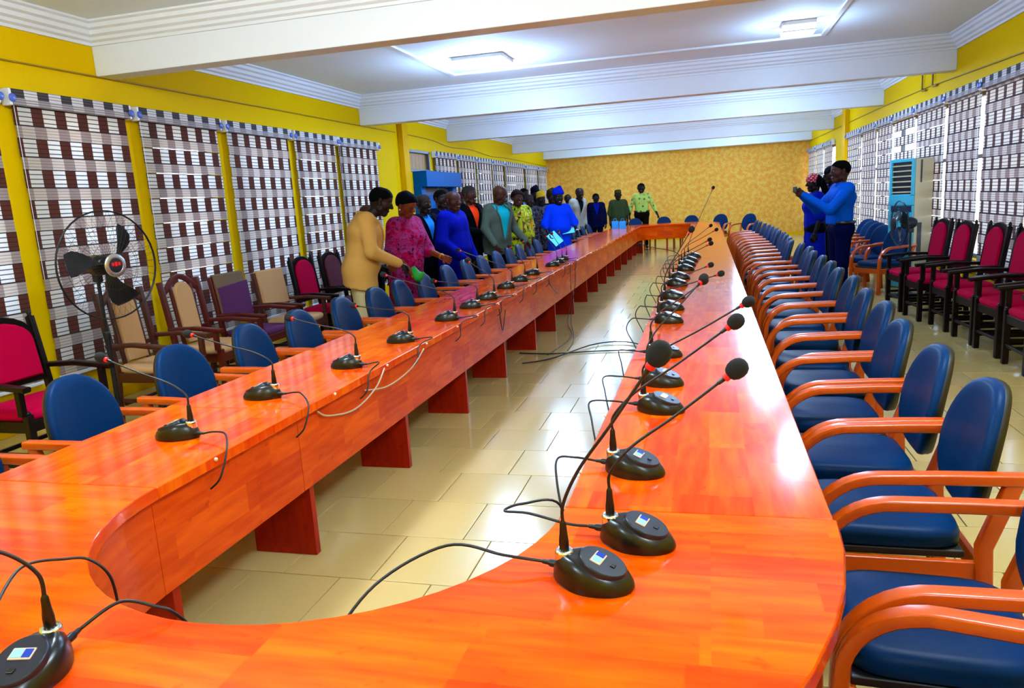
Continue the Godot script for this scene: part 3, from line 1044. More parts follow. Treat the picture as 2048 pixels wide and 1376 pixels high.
func cushion(w: float, d: float, y0: float, y1: float, z: float) -> ArrayMesh:
	var g := Geo.new()
	var rings := []
	for q in [[0.0, 0.95], [0.25, 1.0], [0.6, 1.0], [0.85, 0.93], [0.97, 0.75], [1.0, 0.4]]:
		var ring := PackedVector3Array()
		for j in 32:
			var a := TAU * j / 32.0
			ring.append(Vector3(signf(cos(a)) * pow(absf(cos(a)), 0.35) * w / 2 * q[1], lerpf(y0, y1, q[0]), z + signf(sin(a)) * pow(absf(sin(a)), 0.35) * d / 2 * q[1]))
		rings.append(ring)
	g.loft(rings, 1, 2)
	return g.mesh()

# style: "arch" velvet back in a dark arched frame with finials; "tall" narrow padded splat in an open frame; "square" plain padded square back
func wall_chair(called: String, label: String, style: String, wood: Material, cloth: Material, w: float, h: float, arms: bool, at: Vector3, turn: float, extra := {}) -> Node3D:
	var t := thing(called, label, "chair", at, turn)
	var d := 0.5
	var lean := 0.14
	for s in [-1, 1]:
		var g := Geo.new()
		g.box(Vector3(s * (w / 2 - 0.025), 0.235, d / 2 - 0.03), Vector3(0.048, 0.47, 0.048), 0.005)
		if style == "arch":
			g.ball(Vector3(s * (w / 2 - 0.025), 0.475, d / 2 - 0.03), Vector3(0.02, 0.018, 0.02), 10, 6)
		part("front_leg", g.mesh(), wood, t)
		g = Geo.new()
		g.bar(PackedVector3Array([Vector3(s * (w / 2 - 0.022), 0, -d / 2 - 0.02), Vector3(s * (w / 2 - 0.022), 0.44, -d / 2 + 0.02), Vector3(s * (w / 2 - 0.022), h * 0.72, -d / 2 + 0.02 - (h * 0.72 - 0.45) * lean), Vector3(s * (w / 2 - 0.022), h - 0.02, -d / 2 + 0.02 - (h - 0.45) * lean)]), Vector3.RIGHT, 0.044, 0.048)
		if style == "arch":
			g.lathe([[0.0, 0.0], [0.02, 0.0], [0.012, 0.012], [0.018, 0.026], [0.008, 0.045], [0.0, 0.05]], 10, Transform3D(Basis(), Vector3(s * (w / 2 - 0.022), h - 0.022, -d / 2 + 0.02 - (h - 0.45) * lean)), 0, 0)
		part("back_post", g.mesh(), wood, t)
		for yy in [0.13, 0.2]:
			g = Geo.new()
			g.box(Vector3(s * (w / 2 - 0.025), yy, -0.01), Vector3(0.024, 0.03, d - 0.08), 0.004)
			part("stretcher", g.mesh(), wood, t)
		g = Geo.new()
		g.box(Vector3(s * (w / 2 - 0.02), 0.39, 0), Vector3(0.028, 0.075, d - 0.06), 0.004)
		part("seat_rail", g.mesh(), wood, t)
		if arms:
			g = Geo.new()
			g.bar(PackedVector3Array([Vector3(s * (w / 2), 0.655, -d / 2 - 0.01), Vector3(s * (w / 2 + 0.005), 0.665, 0.0), Vector3(s * (w / 2 + 0.01), 0.64, d / 2 + 0.04)]), Vector3.RIGHT, 0.062, 0.034, 0.008)
			part("armrest", g.mesh(), wood, t)
			g = Geo.new()
			g.box(Vector3(s * (w / 2), 0.555, d / 2 - 0.04), Vector3(0.042, 0.18, 0.042), 0.005)
			part("arm_post", g.mesh(), wood, t)
	for z in [d / 2 - 0.03, -d / 2 + 0.03]:
		var g := Geo.new()
		g.box(Vector3(0, 0.39, z), Vector3(w - 0.08, 0.075, 0.028), 0.004)
		part("seat_rail", g.mesh(), wood, t)
		g = Geo.new()
		g.box(Vector3(0, 0.165, z), Vector3(w - 0.08, 0.028, 0.024), 0.004)
		part("stretcher", g.mesh(), wood, t)
	part("seat", cushion(w - 0.03, d - 0.02, 0.425, 0.5, 0.0), extra.get("seat", cloth), t)
	var zb := -d / 2 + 0.02
	if style == "arch":
		var g := Geo.new()
		panel(g, arch_outline(w - 0.075, 0.56, h + 0.015, 0.15), zb, 0.03, lean)
		part("back_frame", g.mesh(), wood, t)
		g = Geo.new()
		panel(g, arch_outline(w - 0.135, 0.6, h - 0.03, 0.135), zb + 0.024, 0.034, lean, 0.014)
		part("backrest", g.mesh(), cloth, t)
	elif style == "tall":
		var g := Geo.new()
		panel(g, arch_outline(0.23, 0.5, h - 0.04, 0.11), zb + 0.014, 0.04, lean, 0.01)
		part("backrest", g.mesh(), cloth, t)
		g = Geo.new()
		var pts := PackedVector3Array()
		for i in 13:
			var x := lerpf(-w / 2 + 0.03, w / 2 - 0.03, i / 12.0)
			var y := h - 0.12 + 0.13 * pow(maxf(0.0, cos(x / (w / 2) * PI * 0.5 * 1.25)), 1.0)
			pts.append(Vector3(x, y, zb - (y - 0.45) * lean))
		g.bar(pts, Vector3(0, 0, 1), 0.03, 0.05, 0.005)
		part("crest_rail", g.mesh(), wood, t)
		for s in [-1, 1]:
			g = Geo.new()
			g.bar(PackedVector3Array([Vector3(s * 0.135, 0.45, zb), Vector3(s * 0.135, h - 0.07, zb - (h - 0.52) * lean)]), Vector3.RIGHT, 0.03, 0.03, 0.004)
			part("splat_post", g.mesh(), wood, t)
		g = Geo.new()
		g.box(Vector3(0, 0.62, zb - 0.02), Vector3(w - 0.06, 0.035, 0.025), 0.004)
		part("back_rail", g.mesh(), wood, t)
	else:
		var g := Geo.new()
		panel(g, PackedVector2Array([Vector2(-w / 2 + 0.03, 0.62), Vector2(w / 2 - 0.03, 0.62), Vector2(w / 2 - 0.03, h), Vector2(-w / 2 + 0.03, h)]), zb + 0.02, 0.06, lean, 0.012)
		part("backrest", g.mesh(), cloth, t)
	if extra.has("drape"):
		var g := Geo.new()
		panel(g, PackedVector2Array([Vector2(-w / 2 + 0.02, 0.58), Vector2(w / 2 - 0.04, 0.6), Vector2(w / 2 - 0.02, h - 0.1), Vector2(-w / 2 + 0.02, h - 0.13)]), zb + 0.062, 0.014, lean, 0.004)
		var o := solo("cloth_cover", g.mesh(), extra.drape, "purple cloth draped over the back of the taupe wooden armchair", "cloth")
		o.position = at
		o.rotation.y = turn
	return t

func build_wall_chairs() -> void:
	wall_chair("velvet_armchair", "large crimson velvet armchair with dark frame at the far left edge", "arch", M.dark_wood, M.magenta_velvet, 0.66, 1.03, true, Vector3(-4.35, 0, -3.86), PI / 2)
	wall_chair("tall_chair", "brown tall backed chair with beige padding behind the pedestal fan", "tall", M.brown_wood, M.beige_cloth, 0.52, 1.1, true, Vector3(-4.4, 0, -5.08), PI / 2)
	wall_chair("tall_chair", "red-brown tall backed chair with beige padding left of the purple draped chair", "tall", M.red_brown_wood, M.beige_cloth, 0.54, 1.1, true, Vector3(-4.42, 0, -5.84), PI / 2)
	wall_chair("wooden_armchair", "wooden armchair with taupe back under a purple cloth", "square", M.red_brown_wood, M.taupe_cloth, 0.54, 1.06, true, Vector3(-4.5, 0, -6.64), PI / 2, {"drape": M.purple_cloth, "seat": M.purple_cloth})
	wall_chair("wooden_armchair", "brown wooden armchair with a square pale beige back", "square", M.brown_wood, M.beige_cloth, 0.56, 1.02, true, Vector3(-4.5, 0, -7.38), PI / 2)
	wall_chair("velvet_armchair", "magenta velvet armchair by the left blinds, next to the beige square-backed armchair", "arch", M.dark_wood, M.magenta_velvet, 0.54, 1.09, true, Vector3(-4.5, 0, -8.14), PI / 2)
	wall_chair("velvet_armchair", "dark maroon velvet armchair partly hidden behind the man in the beige blazer", "arch", M.dark_wood, M.maroon_velvet, 0.54, 1.09, true, Vector3(-4.5, 0, -8.85), PI / 2)
	var zs := [-10.06, -9.36, -8.7, -8.0, -7.43, -6.75]
	for i in zs.size():
		wall_chair("velvet_chair", "crimson velvet chair with arched black frame along the right wall, %s from the air conditioner" % ORD[i], "arch", M.dark_wood, M.magenta_velvet, 0.5, 1.08, true, Vector3([2.46, 2.5, 2.6, 2.63, 2.65, 2.65][i], 0, zs[i]), -PI / 2 + deg_to_rad([6, 5, 3, 3, 4, 0][i]))

# ------------------------------------------------------------------ desk microphones
var mic_mesh := {}

func mic_parts() -> void:
	# local: rear (gooseneck) at -z, inclined plate towards +z
	var g := Geo.new()
	var rings := []
	for q in [[0.0, 0.97], [0.006, 1.0], [0.4, 0.985], [0.75, 0.9], [0.95, 0.76], [1.0, 0.6]]:
		var ring := PackedVector3Array()
		for j in 36:
			var a := TAU * j / 36.0
			var x := cos(a) * 0.063
			var z := sin(a) * 0.096
			if z < 0:
				x *= 1.0 - 0.25 * (z / 0.096) * (z / 0.096)
			x *= q[1]
			z *= q[1]
			var top := 0.066 - clampf((z + 0.03) / 0.12, 0, 1) * 0.03
			ring.append(Vector3(x, top * q[0] if q[0] > 0.01 else q[0], z))
		rings.append(ring)
	g.loft(rings, 1, 2)
	mic_mesh.base = g.mesh()
	var tilt := Transform3D(Basis(Vector3.RIGHT, 0.36), Vector3(0, 0.055, 0.025))
	g = Geo.new()
	rings = []
	for q in [[-0.012, 1.0], [0.0, 1.0], [0.004, 0.93]]:
		var ring := PackedVector3Array()
		for j in 32:
			var a := TAU * j / 32.0
			ring.append(tilt * Vector3(cos(a) * 0.05 * q[1], q[0], sin(a) * 0.058 * q[1]))
		rings.append(ring)
	g.loft(rings, 1, 1)
	mic_mesh.plate = g.mesh()
	g = Geo.new()
	g.box(tilt * Vector3(0, 0.0045, -0.012), Vector3(0.046, 0.004, 0.026), 0.0015, tilt.basis)
	mic_mesh.frame = g.mesh()
	g = Geo.new()
	g.box(tilt * Vector3(-0.009, 0.0065, -0.012), Vector3(0.022, 0.002, 0.019), 0.0005, tilt.basis)
	mic_mesh.lcd = g.mesh()
	g = Geo.new()
	g.box(tilt * Vector3(0.012, 0.0065, -0.012), Vector3(0.017, 0.002, 0.019), 0.0005, tilt.basis)
	mic_mesh.lcd2 = g.mesh()
	g = Geo.new()
	g.box(tilt * Vector3(0, 0.005, 0.024), Vector3(0.014, 0.004, 0.012), 0.0015, tilt.basis)
	mic_mesh.button = g.mesh()
	g = Geo.new()
	g.lathe([[0.012, 0.034], [0.021, 0.036], [0.022, 0.064], [0.018, 0.07], [0.011, 0.068]], 20, Transform3D(Basis(), Vector3(0, 0, -0.068)), 1, 1)
	mic_mesh.ring = g.mesh()
	g = Geo.new()
	g.lathe([[0.0115, 0.064], [0.0115, 0.09], [0.009, 0.11], [0.0075, 0.132], [0.0045, 0.138]], 14, Transform3D(Basis(), Vector3(0, 0, -0.068)), 1, 1)
	mic_mesh.boot = g.mesh()
	g = Geo.new()
	g.lathe([[0.0075, 0.0], [0.009, 0.004], [0.009, 0.03], [0.006, 0.036], [0.0055, 0.05], [0.003, 0.054]], 12, Transform3D(Basis(Vector3.RIGHT, -PI / 2), Vector3(0.012, 0.022, -0.08)), 1, 1)
	mic_mesh.plug = g.mesh()

# pos on the table, yaw of the plate's side, head = centre of the windscreen (world), cable = world points after the plug
func mic(pos: Vector3, yaw: float, head: Vector3, cable: Array, label: String, lift := 0.07, white := false, hr := 0.021) -> void:
	var t := thing("desk_microphone", label, "microphone", pos, yaw, "gooseneck microphones on the conference table")
	var inv := t.transform.affine_inverse()
	var b := part("base", mic_mesh.base, M.black_plastic, t)
	var pl := part("top_plate", mic_mesh.plate, M.navy_plate, t)
	part("display_frame", mic_mesh.frame, M.lcd_frame, pl)
	part("display", mic_mesh.lcd, M.lcd, pl)
	part("display", mic_mesh.lcd2, M.lcd_blue, pl)
	part("talk_button", mic_mesh.button, M.black_plastic, pl)
	part("collar_ring", mic_mesh.ring, M.chrome, b)
	part("boot", mic_mesh.boot, M.black_plastic, b)
	part("cable_plug", mic_mesh.plug, M.grey_metal, t)
	var h := inv * head
	var s := Vector3(0, 0.134, -0.068)
	var d := h - s
	var flat := Vector3(d.x, 0, d.z)
	var pts := curve([s, s + Vector3(0, lift * 0.62, 0) + flat * 0.015, s + d * 0.2 + Vector3(0, lift * 0.72, 0), s + d * 0.55 + Vector3(0, lift * 0.36, 0), h], 8)
	var dir := (pts[-1] - pts[-2]).normalized()
	var e := h - dir * hr * 1.25
	pts[-1] = e
	var g := Geo.new()
	g.tube(pts, 0.0042, 0.0034, 8)
	part("gooseneck", g.mesh(), M.cable_black, t)
	g = Geo.new()
	var q := Basis(Quaternion(Vector3.UP, dir))
	g.lathe([[0.004, -0.022], [0.0055, -0.02], [0.0065, 0.0], [0.004, 0.002]], 10, Transform3D(q, e), 1, 1)
	part("capsule_sleeve", g.mesh(), M.black_plastic, t)
	g = Geo.new()
	g.lathe([[0.009, 0.0], [0.0105, 0.002], [0.0105, 0.011], [0.009, 0.013]], 12, Transform3D(q, e - dir * 0.003), 1, 1)
	part("indicator_ring", g.mesh(), M.red_ring, t)
	g = Geo.new()
	g.lathe([[0.35 * hr, -1.05 * hr], [0.7 * hr, -0.85 * hr], [0.95 * hr, -0.4 * hr], [1.03 * hr, 0.1 * hr], [0.95 * hr, 0.6 * hr], [0.7 * hr, 1.0 * hr], [0.3 * hr, 1.22 * hr]], 16, Transform3D(q, h + dir * hr * 0.1), 2, 2)
	part("windscreen", g.mesh(), M.foam, t)
	if cable.size():
		g = Geo.new()
		var c := [Vector3(0.012, 0.022, -0.132)]
		for p in cable:
			c.append(inv * p)
		g.tube(curve(c, 8), 0.0038, -1, 7)
		part("cable", g.mesh(), M.cable_white if white else M.cable_black, t)

func build_mics() -> void:
	mic_parts()
	var Y := T1
	# near end of the table
	mic(Vector3(-1.27, Y, -1.0), deg_to_rad(12), Vector3(-1.42, 1.12, -0.9), [Vector3(-1.24, Y + 0.05, -1.2), Vector3(-1.17, Y + 0.03, -1.225), Vector3(-1.145, Y + 0.008, -1.243), Vector3(-1.13, Y - 0.05, -1.27), Vector3(-1.125, 0.6, -1.275)], "microphone on the near curved table end at the lower left corner of the photo", 0.08)
	mic(Vector3(-1.64, Y, -1.06), deg_to_rad(-40), Vector3(-1.86, 1.1, -0.8), [Vector3(-1.62, Y + 0.05, -1.3), Vector3(-1.58, Y + 0.03, -1.39), Vector3(-1.547, Y + 0.01, -1.428), Vector3(-1.52, Y - 0.05, -1.455), Vector3(-1.515, 0.6, -1.46)], "microphone past the lower left corner, next to the one with an amber display")
	# right side: [x, z, yaw, head, loop out]
	var r := [
		[Vector3(-0.255, Y, -1.515), 76.0, Vector3(-0.1, 1.275, -1.5), 0.3, 0.025],
		[Vector3(-0.175, Y, -1.72), 78.0, Vector3(0.06, 1.19, -1.73), 0.12, 0.023],
		[Vector3(-0.225, Y, -2.2), 78.0, Vector3(0.075, 1.22, -2.2), 0.07, 0.022],
		[Vector3(-0.185, Y, -2.88), 80.0, Vector3(0.14, 1.19, -2.8), 0.06, 0.021],
		[Vector3(-0.2, Y, -3.3), 80.0, Vector3(-0.02, 1.2, -3.5), 0.06, 0.021],
		[Vector3(-0.225, Y, -3.9), 84.0, Vector3(-0.02, 1.13, -4.0), 0.05, 0.02],
		[Vector3(-0.25, Y, -4.95), 86.0, Vector3(0.08, 1.07, -4.9), 0.13, 0.02],
		[Vector3(-0.26, Y, -5.5), 86.0, Vector3(0.02, 1.06, -5.6), 0.12, 0.02],
		[Vector3(-0.27, Y, -6.1), 84.0, Vector3(-0.12, 1.3, -6.05), 0.1, 0.024],
		[Vector3(-0.27, Y, -6.95), 86.0, Vector3(0.03, 1.12, -7.0), 0.12, 0.02],
		[Vector3(-0.26, Y, -7.5), 86.0, Vector3(0.02, 1.13, -7.4), 0.1, 0.02],
		[Vector3(-0.23, Y, -8.3), 88.0, Vector3(-0.7, 1.06, -8.2), 0.1, 0.02],
		[Vector3(-0.22, Y, -8.8), 88.0, Vector3(0.1, 1.15, -8.8), 0.1, 0.02],
		[Vector3(-0.2, Y, -9.3), 88.0, Vector3(0.04, 1.18, -9.2), 0.1, 0.02],
		[Vector3(-0.17, Y, -9.9), 88.0, Vector3(0.08, 1.62, -10.0), 0.1, 0.02],
	]
	for i in r.size():
		var c: Array = r[i]
		var p: Vector3 = c[0]
		var back := Vector3(-sin(deg_to_rad(c[1])), 0, -cos(deg_to_rad(c[1])))
		var e := p + back * 0.2
		var ex: float = TI_R
		var lab := "gooseneck microphone on the right side of the table, %s from the near end" % ORD[i]
		var cab := [Vector3(e.x, Y + 0.03, e.z), Vector3(ex - 0.05 - c[3] * 0.4, Y + 0.03, e.z + 0.02), Vector3(ex - c[3], Y - 0.03, e.z + 0.08), Vector3(ex - c[3] * 0.5, Y - 0.14, e.z + 0.16), Vector3(ex - 0.01, Y - 0.3, e.z + 0.2)]
		if i == 0:
			lab = "nearest large microphone on the right table end, its cable looping over the floor opening"
			cab = [Vector3(-0.47, Y + 0.035, -1.55), Vector3(-0.62, Y + 0.04, -1.57), Vector3(-0.76, Y - 0.01, -1.45), Vector3(-0.815, Y - 0.1, -1.3), Vector3(-0.8, Y - 0.2, -1.22)]
		elif i == 1:
			lab = "second microphone on the right table end, just behind the nearest one"
			cab = [Vector3(-0.36, Y + 0.025, -1.76), Vector3(-0.47, Y + 0.03, -1.8), Vector3(-0.545, Y + 0.02, -1.83), Vector3(-0.5, Y + 0.03, -1.86), Vector3(-0.41, Y + 0.0, -1.93), Vector3(-0.4, Y - 0.2, -1.95)]
		mic(p, deg_to_rad(c[1]), c[2], cab, lab, 0.075, false, c[4])
	# left side, plates towards the left seats
	var l := [
		[Vector3(-2.07, Y, -2.42), Vector3(-2.38, 1.08, -2.42), 0], [Vector3(-2.07, Y, -3.02), Vector3(-2.46, 1.06, -3.05), 1],
		[Vector3(-1.95, Y, -3.66), Vector3(-2.3, 1.03, -3.7), 2], [Vector3(-1.93, Y, -4.38), Vector3(-2.3, 0.98, -4.5), 1],
		[Vector3(-1.91, Y, -5.22), Vector3(-2.36, 1.12, -5.15), 0], [Vector3(-1.92, Y, -5.84), Vector3(-2.25, 0.98, -5.9), 1],
		[Vector3(-1.92, Y, -6.35), Vector3(-2.1, 1.1, -6.4), 0], [Vector3(-1.96, Y, -7.15), Vector3(-2.45, 1.15, -7.2), 1],
		[Vector3(-1.97, Y, -7.75), Vector3(-2.1, 1.12, -7.9), 0], [Vector3(-1.98, Y, -8.4), Vector3(-2.1, 1.15, -8.5), 0],
		[Vector3(-1.94, Y, -9.4), Vector3(-2.04, 1.15, -9.5), 1], [Vector3(-1.95, Y, -9.8), Vector3(-2.03, 1.15, -9.9), 0], [Vector3(-1.97, Y, -10.25), Vector3(-2.03, 1.15, -10.4), 1],
	]
	for i in l.size():
		var c: Array = l[i]
		var p: Vector3 = c[0]
		var lab := "gooseneck microphone on the left side of the table, %s from the near end" % ORD[i]
		mic(p, deg_to_rad(-88 + 4 * sin(i * 2.3)), c[1], [Vector3(p.x + 0.18, Y + 0.03, p.z + 0.01), Vector3(p.x + 0.26 - 0.02 * c[2], Y + 0.035, p.z + 0.05), Vector3(TI_L + 0.01, Y + 0.005, p.z + 0.14), Vector3(TI_L + 0.014, Y - 0.08, p.z + 0.2), Vector3(TI_L - 0.02, Y - 0.12, p.z + 0.22)], lab, 0.07, false, 0.021)
	# loose cables
	var loose := [
		["cable_white", [Vector3(TI_L + 0.012, 0.735, -3.7), Vector3(TI_L + 0.02, 0.66, -3.55), Vector3(TI_L - 0.01, 0.60, -3.35), Vector3(TI_L - 0.02, 0.64, -3.1), Vector3(TI_L - 0.02, 0.69, -3.0)], "beige cable looping below the left table edge between the second and third microphones"],
		["cable_white", [Vector3(TI_L + 0.012, 0.72, -4.3), Vector3(TI_L + 0.02, 0.65, -4.05), Vector3(TI_L, 0.62, -3.75), Vector3(TI_L - 0.02, 0.66, -3.5)], "pale cable sagging along the left table front below the third microphone"],
		["cable_black", [Vector3(TI_L + 0.01, 0.7, -6.1), Vector3(TI_L + 0.015, 0.55, -6.12), Vector3(TI_L + 0.005, 0.5, -6.2), Vector3(TI_L + 0.01, 0.66, -6.3)], "short dark cable hanging on the left table front below the sixth microphone"],
		["cable_black", [Vector3(TI_L + 0.01, 0.7, -8.2), Vector3(TI_L + 0.02, 0.62, -8.3), Vector3(TI_L + 0.01, 0.52, -8.6), Vector3(TI_L + 0.012, 0.48, -8.75)], "dark cable slanting down the left table front below the ninth microphone"],
		["cable_black", [Vector3(TI_L + 0.012, 0.72, -9.6), Vector3(TI_L + 0.02, 0.5, -9.55), Vector3(TI_L + 0.015, 0.3, -9.55), Vector3(TI_L + 0.02, 0.05, -9.2), Vector3(-1.55, 0.012, -8.4), Vector3(-1.62, 0.01, -7.4)], "dark cable dropping from the left table front to the floor"],
		["cable_black", [Vector3(TI_L + 0.012, 0.72, -10.0), Vector3(TI_L + 0.03, 0.5, -9.85), Vector3(TI_L + 0.02, 0.3, -9.7), Vector3(TI_L + 0.05, 0.06, -9.3), Vector3(-1.5, 0.01, -8.3), Vector3(-1.45, 0.01, -7.6)], "second dark cable dropping from the left table front beside the first"],
		["floor_cable", [Vector3(-1.95, 0.01, -7.5), Vector3(-1.6, 0.012, -7.45), Vector3(-1.2, 0.012, -7.55), Vector3(-0.8, 0.012, -7.6), Vector3(-0.5, 0.012, -7.55), Vector3(-0.3, 0.012, -7.5)], "dark cable lying straight across the floor between the table sides"],
		["floor_cable", [Vector3(-1.8, 0.012, -7.0), Vector3(-1.55, 0.014, -7.2), Vector3(-1.2, 0.02, -7.9), Vector3(-0.85, 0.02, -8.0), Vector3(-0.55, 0.014, -7.6), Vector3(-0.42, 0.014, -7.1), Vector3(-0.35, 0.012, -6.9)], "dark cable curving across the floor between the table sides"],
	]
	for q in loose:
		var g := Geo.new()
		g.tube(curve(q[1], 8), 0.0045 if q[0] != "floor_cable" else 0.007, -1, 7)
		solo("cable", g.mesh(), M.cable_white if q[0] == "cable_white" else M.cable_black, q[2], "cable")

# ------------------------------------------------------------------ fans and air conditioner
func fan(at: Vector3, hub_y: float, r: float, face: Vector3, m: Material, label: String, spin: float) -> void:
	var t := thing("pedestal_fan", label, "fan", at)
	var g := Geo.new()
	g.lathe([[0.0, 0.0], [0.24, 0.0], [0.245, 0.012], [0.2, 0.03], [0.06, 0.05], [0.035, 0.08], [0.0, 0.08]], 28, Transform3D(), 0, 0)
	part("base", g.mesh(), m, t)
	g = Geo.new()
	g.tube(PackedVector3Array([Vector3(0, 0.05, 0), Vector3(0, hub_y * 0.6, 0)]), 0.02, -1, 12, 1)
	g.tube(PackedVector3Array([Vector3(0, hub_y * 0.58, 0), Vector3(0, hub_y - 0.08, 0)]), 0.014, -1, 12, 1)
	g.lathe([[0.024, 0.0], [0.027, 0.01], [0.027, 0.05], [0.02, 0.06]], 14, Transform3D(Basis(), Vector3(0, hub_y * 0.57, 0)))
	part("pole", g.mesh(), m, t)
	var f := face.normalized()
	var bs := Basis(Quaternion(Vector3(0, 0, 1), f))
	var hub := Vector3(0, hub_y, 0) + f * 0.15
	var X := func(p: Vector3) -> Vector3: return hub + bs * p
	g = Geo.new()
	var tf := Transform3D(bs * Basis(Vector3.RIGHT, PI / 2), hub + f * -0.16)
	g.lathe([[0.0, -0.06], [0.05, -0.055], [0.07, -0.02], [0.075, 0.05], [0.07, 0.11], [0.05, 0.13], [0.0, 0.13]], 20, tf, 0, 0)
	g.box(X.call(Vector3(0, -0.08, -0.15)), Vector3(0.05, 0.1, 0.07), 0.01, bs)
	part("motor_housing", g.mesh(), m, t)
	g = Geo.new()
	g.lathe([[0.076, 0.0], [0.079, 0.005], [0.079, 0.06], [0.076, 0.065]], 20, tf, 1, 1)
	part("motor_band", g.mesh(), M.taupe_cloth if m != M.teal_plastic else m, t)
	for k in 3:
		g = Geo.new()
		var rings := []
		for i in 7:
			var q := i / 6.0
			var rr := lerpf(0.05, r * 0.8, q)
			var wd := lerpf(0.22, 0.42, sin(q * PI * 0.62)) * (1.0 if q < 0.95 else 0.8)
			var ring := PackedVector3Array()
			for j in 10:
				var s := j / 4.5 - 1.0 if j < 5 else 1.0 - (j - 5) / 2.0
				if j < 5:
					s = j / 2.0 - 1.0
				var a := TAU * k / 3.0 + spin + s * wd * 0.8 + q * 0.35
				ring.append(X.call(Vector3(cos(a) * rr, sin(a) * rr, -0.015 + s * 0.032 + (0.002 if j < 5 else -0.002))))
			rings.append(ring)
		g.loft(rings, 1, 1)
		part("blade", g.mesh(), M.grey_metal if m != M.teal_plastic else m, t)
	# wire cages
	for s in [1.0, -1.0]:
		g = Geo.new()
		for i in 44:
			var a := TAU * i / 44.0
			var pts := PackedVector3Array()
			for q in [[0.12, 0.07], [0.45, 0.068], [0.8, 0.05], [0.97, 0.012], [1.0, 0.0]]:
				pts.append(X.call(Vector3(cos(a) * r * q[0], sin(a) * r * q[0], s * q[1])))
			g.tube(pts, 0.0011, -1, 4, 0)
		for q in [[0.45, 0.068], [0.72, 0.056]]:
			ring_tube(g, X, r * q[0], s * q[1], 0.0014)
		part("front_cage" if s > 0 else "rear_cage", g.mesh(), m, t)
	g = Geo.new()
	ring_tube(g, X, r, 0.004, 0.005)
	ring_tube(g, X, r, -0.006, 0.005)
	part("rim", g.mesh(), m, t)
	g = Geo.new()
	g.lathe([[0.0, 0.0], [0.085, 0.0], [0.088, 0.006], [0.082, 0.014], [0.058, 0.016], [0.055, 0.012]], 28, Transform3D(bs * Basis(Vector3.RIGHT, PI / 2), X.call(Vector3(0, 0, 0.066))), 0, 1)
	var bd := part("hub_badge", g.mesh(), M.steel if m != M.teal_plastic else m, t)
	g = Geo.new()
	g.lathe([[0.0, 0.0], [0.054, 0.0], [0.052, 0.004], [0.0, 0.004]], 24, Transform3D(bs * Basis(Vector3.RIGHT, PI / 2), X.call(Vector3(0, 0, 0.078))), 0, 0)
	part("badge_face", g.mesh(), M.black_board, bd)
	if m != M.teal_plastic:
		g = Geo.new()
		for q in [[-0.026, 0.012], [0.0, 0.016], [0.026, 0.012]]:
			g.box(X.call(Vector3(q[0], 0.01, 0.0835)), Vector3(0.02, q[1] * 2.0, 0.003), 0.001, bs)
		part("badge_print", g.mesh(), M.red_print, bd)

func ring_tube(g: Geo, X: Callable, r: float, z: float, tr: float) -> void:
	var rings := []
	for i in 41:
		var a := TAU * i / 40.0
		var ring := PackedVector3Array()
		for j in 6:
			var b := TAU * j / 6.0
			ring.append(X.call(Vector3(cos(a) * (r + cos(b) * tr), sin(a) * (r + cos(b) * tr), z + sin(b) * tr)))
		rings.append(ring)
	g.loft(rings, 0, 0)

func air_conditioner() -> void:
	var t := thing("air_conditioner", "tall floor standing air conditioner with cyan front and beige side against the right blinds", "air conditioner", Vector3(2.87, 0, -12.1), deg_to_rad(-60))
	t.scale = Vector3(0.87, 0.99, 0.95)
	var g := Geo.new()
	g.box(Vector3(0, 0.94, -0.02), Vector3(0.54, 1.88, 0.34), 0.02)
	part("cabinet", g.mesh(), M.ac_side, t)
	g = Geo.new()
	g.box(Vector3(0, 0.62, 0.165), Vector3(0.53, 1.2, 0.035), 0.012)
	part("front_panel", g.mesh(), M.ac_front, t)
	g = Geo.new()
	for q in [[Vector3(0, 1.86, 0.165), Vector3(0.53, 0.05, 0.035)], [Vector3(0, 1.3, 0.165), Vector3(0.53, 0.16, 0.035)], [Vector3(-0.235, 1.6, 0.165), Vector3(0.06, 0.5, 0.035)], [Vector3(0.235, 1.6, 0.165), Vector3(0.06, 0.5, 0.035)]]:
		g.box(q[0], q[1], 0.008)
	part("outlet_frame", g.mesh(), M.ac_front, t)
	g = Geo.new()
	g.box(Vector3(0, 1.6, 0.152), Vector3(0.42, 0.5, 0.008), 0.001)
	part("outlet_recess", g.mesh(), M.ac_dark, t)
	for k in 6:
		g = Geo.new()
		g.box(Vector3(0, 1.41 + k * 0.075, 0.17), Vector3(0.42, 0.016, 0.026), 0.004, Basis(Vector3.RIGHT, 0.4))
		part("vane", g.mesh(), M.ac_side, t)
	g = Geo.new()
	g.box(Vector3(0.02, 1.17, 0.185), Vector3(0.44, 0.09, 0.008), 0.002)
	var dp := part("control_display", g.mesh(), M.blue_door_dark, t)
	g = Geo.new()
	g.box(Vector3(-0.02, 1.175, 0.19), Vector3(0.05, 0.02, 0.004), 0.001)
	part("indicator", g.mesh(), M.green_cloth, dp)
	for q in [[1.7, 0.32, 0.03], [0.72, 0.5, 0.08]]:
		g = Geo.new()
		g.box(Vector3(0.271, q[0], 0.05), Vector3(0.01, q[1], q[2]), 0.002)
		part("side_grille", g.mesh(), M.window_metal, t)

